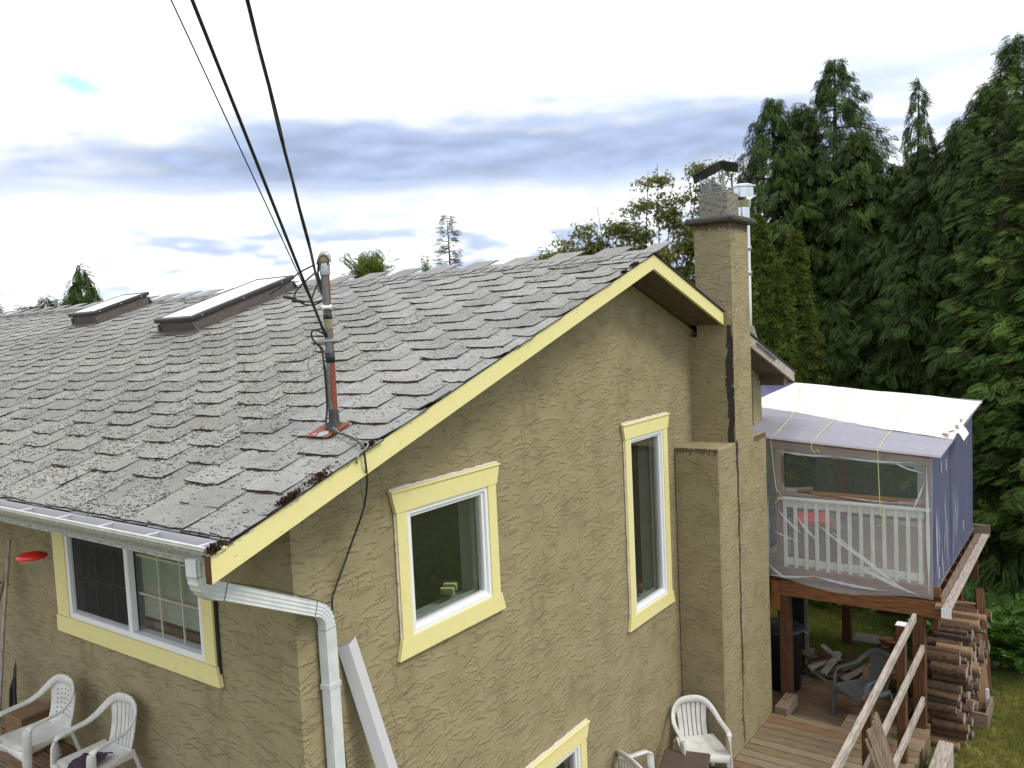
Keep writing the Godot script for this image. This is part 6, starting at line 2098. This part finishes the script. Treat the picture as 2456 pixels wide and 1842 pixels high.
func conifer(called: String, label: String, group: String, base: Vector3, h: float, rad: float, mesh: Mesh, mt: Material, seed_: int, opt: Dictionary) -> void:
	var r := RandomNumberGenerator.new()
	r.seed = seed_
	var t := thing(called, label, "tree", base, 0.0, group)
	var lean := Vector3(r.randf_range(-0.02, 0.02), 0, r.randf_range(-0.02, 0.02)) * h
	var tr: Array = [Vector3.ZERO - Vector3(0, 0.4, 0), Vector3(0, h * 0.5, 0) + lean * 0.5, Vector3(0, h, 0) + lean]
	put("trunk", MB.new().tube(tr, opt.get("trunk", 0.16), 8, [1.3, 0.75, 0.06]).mesh(), M.bark, t)
	var xfs: Array = []
	var cols: Array = []
	var limbs := MB.new()
	var nb: int = opt.get("branches", 150)
	var per: int = opt.get("per", 22)
	var low: float = opt.get("low", 0.03)
	var droop: float = opt.get("droop", 0.5)
	var tone: float = opt.get("tone", 1.0)
	var size: float = opt.get("size", 0.62)
	var power: float = opt.get("power", 0.85)
	var warm: float = opt.get("warm", 0.0)
	for b in nb:
		var f := (b + r.randf()) / nb
		var y := low + (1.0 - low) * pow(f, 1.15)
		var az := b * 2.39996 + r.randf_range(-0.5, 0.5)
		var reach := rad * minf(pow(1.0 - y, power), 2.4 * (1.0 - y) + 0.02) * r.randf_range(0.58, 1.15) + 0.10
		if r.randf() < 0.16:
			reach *= r.randf_range(1.15, 1.4)
		var out := Vector3(cos(az), 0, sin(az))
		var side := Vector3(-out.z, 0, out.x)
		var p0 := Vector3(0, y * h, 0) + lean * y
		var rise: float = opt.get("rise", 0.15)
		var bt := r.randf_range(0.72, 1.22) * tone
		var path: Array = []
		for i in 5:
			var s := i / 4.0
			path.append(p0 + out * reach * s + Vector3(0, reach * (rise * s - droop * 0.5 * s * s), 0))
		if b % 2 == 0 or opt.get("bare", false):
			limbs.tube(path, 0.012 + 0.012 * reach, 5, [1.0, 0.8, 0.6, 0.4, 0.15])
		var cnt := int(per * (0.35 + 0.65 * reach / rad))
		for k in cnt:
			var s := 0.22 + 0.78 * pow(r.randf(), 0.75)
			var q := p0 + out * reach * s + Vector3(0, reach * (rise * s - droop * 0.5 * s * s), 0)
			q += side * r.randf_range(-0.30, 0.30) * reach * (1.1 - 0.6 * s) + Vector3(0, r.randf_range(-0.12, 0.10), 0)
			var d := out * r.randf_range(0.35, 1.0) + side * r.randf_range(-0.8, 0.8) + Vector3(0, -droop * r.randf_range(0.3, 1.7) + 0.15, 0)
			var sz := size * r.randf_range(0.6, 1.15) * (0.55 + 0.45 * pow(1.0 - y, 0.4))
			xfs.append(Transform3D(aim(d, r.randf_range(-0.9, 0.9), sz), q))
			var v := bt * r.randf_range(0.72, 1.30)
			cols.append(Color(v * (1.0 + warm + r.randf_range(-0.1, 0.16)), v, v * r.randf_range(0.8, 1.1)))
	# the leader
	for k in int(opt.get("leader", 14)):
		var y := 1.0 - 0.10 * r.randf()
		var az := r.randf() * TAU
		xfs.append(Transform3D(aim(Vector3(cos(az), r.randf_range(-0.4, 0.6), sin(az)), r.randf(), size * 0.55), Vector3(0, y * h, 0) + lean * y))
		cols.append(Color(tone, tone, tone * 0.9))
	put("limbs", limbs.mesh(), M.bark, t)
	scatter("crown", mesh, mt, xfs, cols, t)


func ground_at(x: float, z: float) -> Vector3:
	return Vector3(x, ground_y(x, z), z)


func build_trees() -> void:
	var fronds: Array[ArrayMesh] = [frond_mesh(11, 0.34, 0.42, 1), frond_mesh(13, 0.28, 0.6, 2), frond_mesh(9, 0.40, 0.25, 3)]
	var cedars := "tall dark cedars behind the balcony"
	var list := [
		# x, z, top y, radius, tone, label, crown shape
		[18.26, -1.75, 10.9, 3.0, 1.0, "tallest broad dark cedar with a ragged pointed top, straight above the balcony roof", 0.52],
		[17.47, -2.78, 10.0, 2.5, 1.05, "slimmer dark cedar on the left of the tallest one, just right of the stove pipe", 0.52],
		[17.9, -2.2, 9.9, 1.8, 0.95, "dark cedar top wedged between the tallest cedar and the slimmer one", 0.6],
		[17.4, -0.9, 8.9, 2.3, 1.0, "dark cedar whose shoulder slopes right from the tallest one", 0.55],
		[17.2, -0.1, 8.0, 2.4, 0.9, "dark cedar filling the dip between the tallest cedar and the lone thin one", 0.55],
		[16.4, 0.75, 8.2, 2.4, 0.95, "dark cedar right under the lone thin one", 0.55],
		[16.3, 1.32, 8.6, 2.6, 0.95, "broad dark cedar below and right of the lone thin one", 0.5],
		[15.6, 2.0, 9.0, 2.6, 0.92, "dense cedar whose feathery top rises left of the pale branched tree", 0.5],
		[15.9, 2.5, 9.9, 2.2, 0.9, "feathery cedar whose tip rises between the pale branched tree and the broad cedar", 0.55],
		[14.6, 2.95, 9.0, 2.6, 0.8, "deep green cedar at the right edge behind the pale branched tree", 0.5],
		[15.6, 0.10, 6.2, 2.1, 1.05, "lower cedar with lighter frond tips in front of the tallest one", 0.6],
		[14.9, 1.0, 6.6, 2.2, 0.88, "lower dark cedar in the middle of the hedge right of the lighter tipped one", 0.6],
		[14.9, -0.85, 5.0, 1.7, 1.08, "low bushy cedar just above the far end of the white balcony roof", 0.6],
		[14.0, 2.2, 5.6, 2.0, 0.82, "low shadowy cedar right of the purple plastic wall", 0.6],
		[16.3, -2.0, 5.8, 1.8, 1.0, "small cedar behind the columnar shrubs", 0.6],
		[14.8, 0.2, 3.6, 1.6, 0.85, "lowest shaded cedar directly behind the balcony", 0.7]]
	for k in list.size():
		var q: Array = list[k]
		var g := ground_at(q[0], q[1])
		conifer("cedar_tree", q[5], cedars, g, q[2] - g.y, q[3], fronds[k % 3], M.cedar_leaf, 100 + k, {"branches": 330, "per": 62, "droop": 0.7, "tone": q[4], "size": 0.31, "rise": 0.12, "power": q[6], "leader": 40})
	var g := ground_at(32.4, -2.3)
	conifer("cedar_tree", "lone thin cedar far behind, its sparse top between the two groups of cedars", cedars, g, 13.5 - g.y, 2.2, fronds[1], M.cedar_leaf, 140, {"branches": 150, "per": 22, "droop": 1.0, "tone": 0.9, "size": 0.55, "bare": true})
	# the pale green tree at the right edge: long rising branches
	for k in 2:
		var p: Vector2 = [Vector2(13.3, 2.45), Vector2(12.55, 3.05)][k]
		g = ground_at(p.x, p.y)
		conifer("hemlock_tree", ["light green tree with long branches reaching above the cedars near the right edge", "bright green tree at the very right edge of the photo, nearest the camera"][k], "light green trees at the right edge", g, [8.7, 9.0][k] - g.y, [1.2, 1.35][k], fronds[2], M.cedar_leaf_light, 160 + k, {"branches": 130, "per": 40, "droop": 0.28, "tone": [0.95, 1.15][k], "size": 0.27, "rise": 0.55, "power": 0.5, "bare": true, "low": 0.12})
	# two columnar shrubs beside the stove pipe
	var sprig := sprig_mesh(22, 6)
	for k in 3:
		var q: Array = [[13.25, -1.10, 6.35, 0.62], [12.58, -1.56, 6.65, 0.66], [12.45, -1.18, 5.75, 0.55]][k]
		g = ground_at(q[0], q[1])
		var t := thing("columnar_shrub", ["narrow pointed green shrub standing alone on the right of the three beside the stove pipe", "tallest pointed shrub, half hidden by the stove pipe", "pointed shrub between the other two beside the stove pipe"][k], "shrub", g, 0.0, "columnar shrubs beside the stove pipe")
		var h: float = q[2] - g.y
		put("trunk", MB.new().tube([Vector3(0, -0.3, 0), Vector3(0, h * 0.9, 0)], 0.06, 7, [1.0, 0.2]).mesh(), M.bark, t)
		var r := RandomNumberGenerator.new()
		r.seed = 200 + k
		var xfs: Array = []
		var cols: Array = []
		for i in 3400:
			var y := r.randf()
			var a := r.randf() * TAU
			var rr: float = q[3] * minf(1.0, 1.7 * pow(1.0 - y, 0.62)) * (0.86 + 0.16 * sin(a * 3.0 + y * 17.0) + 0.08 * sin(a * 7.0 - y * 31.0)) * pow(r.randf_range(0.45, 1.0), 0.5)
			var d := Vector3(cos(a), 0.9, sin(a))
			xfs.append(Transform3D(aim(d, r.randf() * TAU, r.randf_range(0.13, 0.26)), Vector3(cos(a) * rr, y * h, sin(a) * rr)))
			var v := r.randf_range(0.6, 1.4)
			cols.append(Color(v * r.randf_range(0.85, 1.25), v, v * 0.9))
		scatter("crown", sprig, M.arbor_leaf, xfs, cols, t)
	# the maple behind the ridge
	build_maple()
	# sparse spruce and the tips of others over the ridge
	g = ground_at(18.57, -14.0)
	conifer("spruce_tree", "thin sparse spruce tip standing above the ridge, right of the mast", "", g, 8.62 - g.y, 1.5, fronds[2], M.spruce_leaf, 170, {"branches": 120, "per": 26, "droop": 0.12, "tone": 1.5, "size": 0.36, "rise": 0.15, "bare": true, "trunk": 0.1, "leader": 3, "power": 1.0})
	g = ground_at(11.39, -24.75)
	conifer("weeping_cedar", "dark weeping conifer with hanging branches behind the far skylight", "", g, 7.55 - g.y, 1.9, fronds[1], M.cedar_leaf, 171, {"branches": 120, "per": 22, "droop": 1.5, "tone": 1.15, "size": 0.8, "rise": 0.1, "power": 0.6})
	var far_l := ["small far conifer on the skyline, nearer the weeping one", "smallest far conifer close beside the weeping one", "far conifer at the left edge of the skyline", "far conifer between the left edge and the taller two", "far conifer low on the skyline left of the taller two", "far conifer at the very left corner of the skyline"]
	var fp := [[22.46, -50.5, 8.0, 2.0], [23.1, -50.2, 7.85, 2.0], [22.0, -57.0, 7.9, 3.2], [23.5, -55.5, 7.7, 2.2], [21.8, -52.0, 7.5, 2.4], [21.0, -57.5, 7.9, 3.4]]
	for k in 6:
		g = ground_at(fp[k][0], fp[k][1])
		conifer("far_conifer", far_l[k], "far conifers on the skyline", g, fp[k][2] - g.y, fp[k][3], fronds[0], M.spruce_leaf, 180 + k, {"branches": 90, "per": 12, "droop": 0.4, "tone": 1.2, "size": 1.1})
	# leafy tips over the ridge
	var clus := leaf_cluster_mesh(9, 0.10, 5)
	for k in 2:
		var q: Array = [[14.62, -13.9, 6.95, 0.62], [15.78, -12.66, 7.1, 0.26]][k]
		g = ground_at(q[0], q[1])
		var t := thing("leafy_tree", ["narrow leaved treetop just showing over the ridge right of the mast", "single leafy shoot over the ridge left of the sparse spruce"][k], "tree", g)
		var r := RandomNumberGenerator.new()
		r.seed = 210 + k
		var h: float = q[2] - g.y
		var limbs := MB.new()
		limbs.tube([Vector3(0, -0.3, 0), Vector3(0, h - 0.9, 0)], 0.08, 7, [1.2, 0.5])
		var xfs: Array = []
		var cols: Array = []
		for b in [14, 3][k]:
			var tip := Vector3(r.randf_range(-1, 1) * q[3], h - r.randf() * 0.25 * q[3] / 0.3 * 0.6, r.randf_range(-1, 1) * q[3])
			limbs.tube([Vector3(0, h - 1.0, 0), (Vector3(0, h - 1.0, 0) + tip) * 0.5 + Vector3(0, 0.1, 0), tip], 0.012, 5, [1.4, 0.8, 0.2])
			for i in 16:
				var s := r.randf_range(0.35, 1.0)
				var p := Vector3(0, h - 1.0, 0).lerp(tip, s)
				xfs.append(Transform3D(aim(Vector3(r.randf_range(-1, 1), r.randf_range(0, 1), r.randf_range(-1, 1)), r.randf() * 6.0, 0.42), p))
				var v := r.randf_range(0.7, 1.2)
				cols.append(Color(v, v * 1.05, v))
		put("limbs", limbs.mesh(), M.bark, t)
		scatter("crown", clus if k else fronds[2], M.maple_leaf, xfs, cols, t)
	build_ferns()
	build_grass()


func build_maple() -> void:
	var base := ground_at(13.5, -4.4)
	var t := thing("maple_tree", "broadleaf maple with loose yellowish green branches behind the ridge and chimney", "tree", base)
	var r := RandomNumberGenerator.new()
	r.seed = 220
	var clus := leaf_cluster_mesh(9, 0.085, 9)
	var xfs: Array = []
	var cols: Array = []
	var limbs := MB.new()
	limbs.tube([Vector3(0, -0.4, 0), Vector3(0.1, 2.0, 0.05), Vector3(0.0, 4.2, 0.1)], 0.17, 8, [1.2, 0.9, 0.6])
	var tips := [Vector3(12.45, 6.60, -6.32), Vector3(12.57, 6.87, -6.10), Vector3(12.80, 6.35, -5.77), Vector3(13.08, 7.38, -5.30), Vector3(13.0, 7.05, -5.55), Vector3(13.26, 7.10, -4.96), Vector3(13.60, 8.05, -4.30), Vector3(13.69, 8.20, -4.12), Vector3(13.45, 7.60, -4.70), Vector3(13.80, 7.35, -3.87), Vector3(13.93, 7.72, -3.60), Vector3(14.05, 8.20, -3.31), Vector3(14.16, 7.93, -3.05), Vector3(14.33, 8.28, -2.60), Vector3(14.36, 7.59, -2.53), Vector3(13.34, 6.30, -4.81), Vector3(13.74, 5.90, -4.00), Vector3(13.02, 6.62, -5.40), Vector3(14.1, 6.9, -3.3), Vector3(14.0, 6.3, -3.5), Vector3(13.5, 6.9, -4.5), Vector3(14.4, 6.4, -4.6), Vector3(13.0, 6.2, -4.6), Vector3(14.4, 5.8, -3.2), Vector3(13.9, 5.4, -3.3), Vector3(12.7, 5.8, -5.2)]
	for q in tips:
		var tip: Vector3 = q - base
		var root := Vector3(r.randf_range(-0.1, 0.1), r.randf_range(2.6, 4.2), r.randf_range(-0.1, 0.1))
		var mid := root.lerp(tip, 0.5) + Vector3(r.randf_range(-0.2, 0.2), -0.15, r.randf_range(-0.2, 0.2))
		var path := smooth_path([root, mid, tip], 5)
		var sc: Array = []
		for i in path.size():
			sc.append(lerpf(1.5, 0.18, float(i) / (path.size() - 1)))
		limbs.tube(path, 0.024, 6, sc)
		for k in 19:   # twigs off each limb
			var s := r.randf_range(0.28, 1.0)
			var p: Vector3 = path[int(s * (path.size() - 1))]
			var spread := lerpf(0.66, 0.22, smoothstep(0.5, 1.0, s))
			var e := p + Vector3(r.randf_range(-1, 1), r.randf_range(-0.45, 0.75), r.randf_range(-1, 1)) * spread
			limbs.tube([p, e], 0.006, 4, [1.0, 0.4])
			for c in 8:
				var w := p.lerp(e, r.randf_range(0.35, 1.05))
				var up := Vector3(r.randf_range(-1, 1), 0.4, r.randf_range(-1, 1))
				xfs.append(Transform3D(aim(up, r.randf_range(-0.5, 0.5), r.randf_range(0.6, 1.05)), w))
				var v := r.randf_range(0.62, 1.3)
				var rust := 1.3 if r.randf() < 0.12 else 1.0
				cols.append(Color(v * rust * r.randf_range(0.9, 1.15), v, v * 0.95))
	put("limbs", limbs.mesh(), M.bark, t)
	scatter("crown", clus, M.maple_leaf, xfs, cols, t)


func build_ferns() -> void:
	var fern := frond_mesh(15, 0.36, 0.35, 30)
	var r := RandomNumberGenerator.new()
	r.seed = 300
	var n := 0
	var spots: Array = []
	for k in 70:
		spots.append(Vector3(10.5 + 1.7 * pow(r.randf(), 1.4), 0, r.randf_range(1.9, 3.8)))
	for k in 30:
		spots.append(Vector3(r.randf_range(11.6, 13.4), 0, r.randf_range(-2.4, 1.6)))
	for p in spots:
		if p.z > 1.7 and p.x < 10.65 + 0.2 * sin(p.z * 4.0):
			continue
		var at := ground_at(p.x, p.z)
		var f := thing("fern", "bright green bracken fern on the far edge of the lawn" if p.z > 1.7 else "green weed clump in the grass seen below the balcony floor", "fern" if p.z > 1.7 else "plant", at, 0.0, "ferns along the far edge of the lawn" if p.z > 1.7 else "weeds seen below the balcony")
		var xfs: Array = []
		var cols: Array = []
		var tall := r.randf_range(0.5, 1.0) * (1.0 if p.z > 1.7 else 0.55)
		for i in r.randi_range(9, 14):
			var a := r.randf() * TAU
			var d := Vector3(cos(a), r.randf_range(0.5, 1.6), sin(a))
			xfs.append(Transform3D(aim(d, r.randf_range(-0.4, 0.4), tall * r.randf_range(0.7, 1.2)), Vector3(cos(a), 0, sin(a)) * 0.05))
			var v := r.randf_range(0.7, 1.35)
			cols.append(Color(v * r.randf_range(0.8, 1.1), v, v * 0.9))
			if tall > 0.6:
				xfs.append(Transform3D(aim(Vector3(cos(a) * 1.6, 0.5, sin(a) * 1.6), r.randf_range(-0.4, 0.4), tall * 0.55), d.normalized() * tall * 0.45))
				cols.append(Color(v, v * 1.1, v * 0.9))
		scatter("fronds", fern, M.fern_leaf, xfs, cols, f)
		n += 1


func tuft_mesh(n: int, seed_: int) -> ArrayMesh:
	var r := RandomNumberGenerator.new()
	r.seed = seed_
	var mb := MB.new()
	for k in n:
		var a := r.randf() * TAU
		var p := Vector3(cos(a), 0, sin(a)) * r.randf() * 0.055
		var d := Vector3(r.randf_range(-0.6, 0.6), 1.0, r.randf_range(-0.6, 0.6)).normalized()
		var h := r.randf_range(0.03, 0.075)
		var s := d.cross(Vector3(cos(a * 3.0), 0, sin(a * 3.0))).normalized() * 0.0035
		mb.tri(p - s, p + s, p + d * h + Vector3(d.x, -0.3, d.z) * h * 0.3)
	return mb.mesh()


func build_grass() -> void:
	var r := RandomNumberGenerator.new()
	r.seed = 310
	var tuft := tuft_mesh(16, 1)
	var n := FastNoiseLite.new()
	n.seed = 15
	n.frequency = 0.5
	n.fractal_octaves = 4
	var xfs: Array = []
	var cols: Array = []
	for i in 56000:
		var x := r.randf_range(5.0, 12.6)
		var z := r.randf_range(-3.0, 5.2)
		if (x < 8.3 and z < 2.2 and z > -0.2) or (x < 7.9 and z < 0.1):
			continue
		var dry := n.get_noise_2d(x, z) + 0.25 * smoothstep(9.0, 7.0, x)
		var straw := smoothstep(10.1, 10.7, x) * smoothstep(1.4, 2.0, z) * smoothstep(11.6, 11.0, x)
		if dry > 0.25 and r.randf() < 0.4:
			continue
		var v := r.randf_range(0.65, 1.3)
		var c := Color(v * 0.9, v * 1.05, v * 0.8).lerp(Color(v * 2.0, v * 1.5, v * 1.3), clampf(dry * 1.3 + 0.32 + r.randf_range(-0.3, 0.3), 0.0, 1.0))
		c = c.lerp(Color(v * 2.7, v * 1.45, v * 0.9), straw * r.randf_range(0.3, 1.0))
		xfs.append(Transform3D(Basis(Vector3.UP, r.randf() * TAU).scaled(Vector3.ONE * r.randf_range(0.6, 1.5)), ground_at(x, z) + Vector3(0, -0.004, 0)))
		cols.append(c)
	var o := scatter("grass", tuft, M.grass_leaf, xfs, cols)
	tag(o, "short patchy grass beside the deck and woodpile", "grass", "", "stuff")
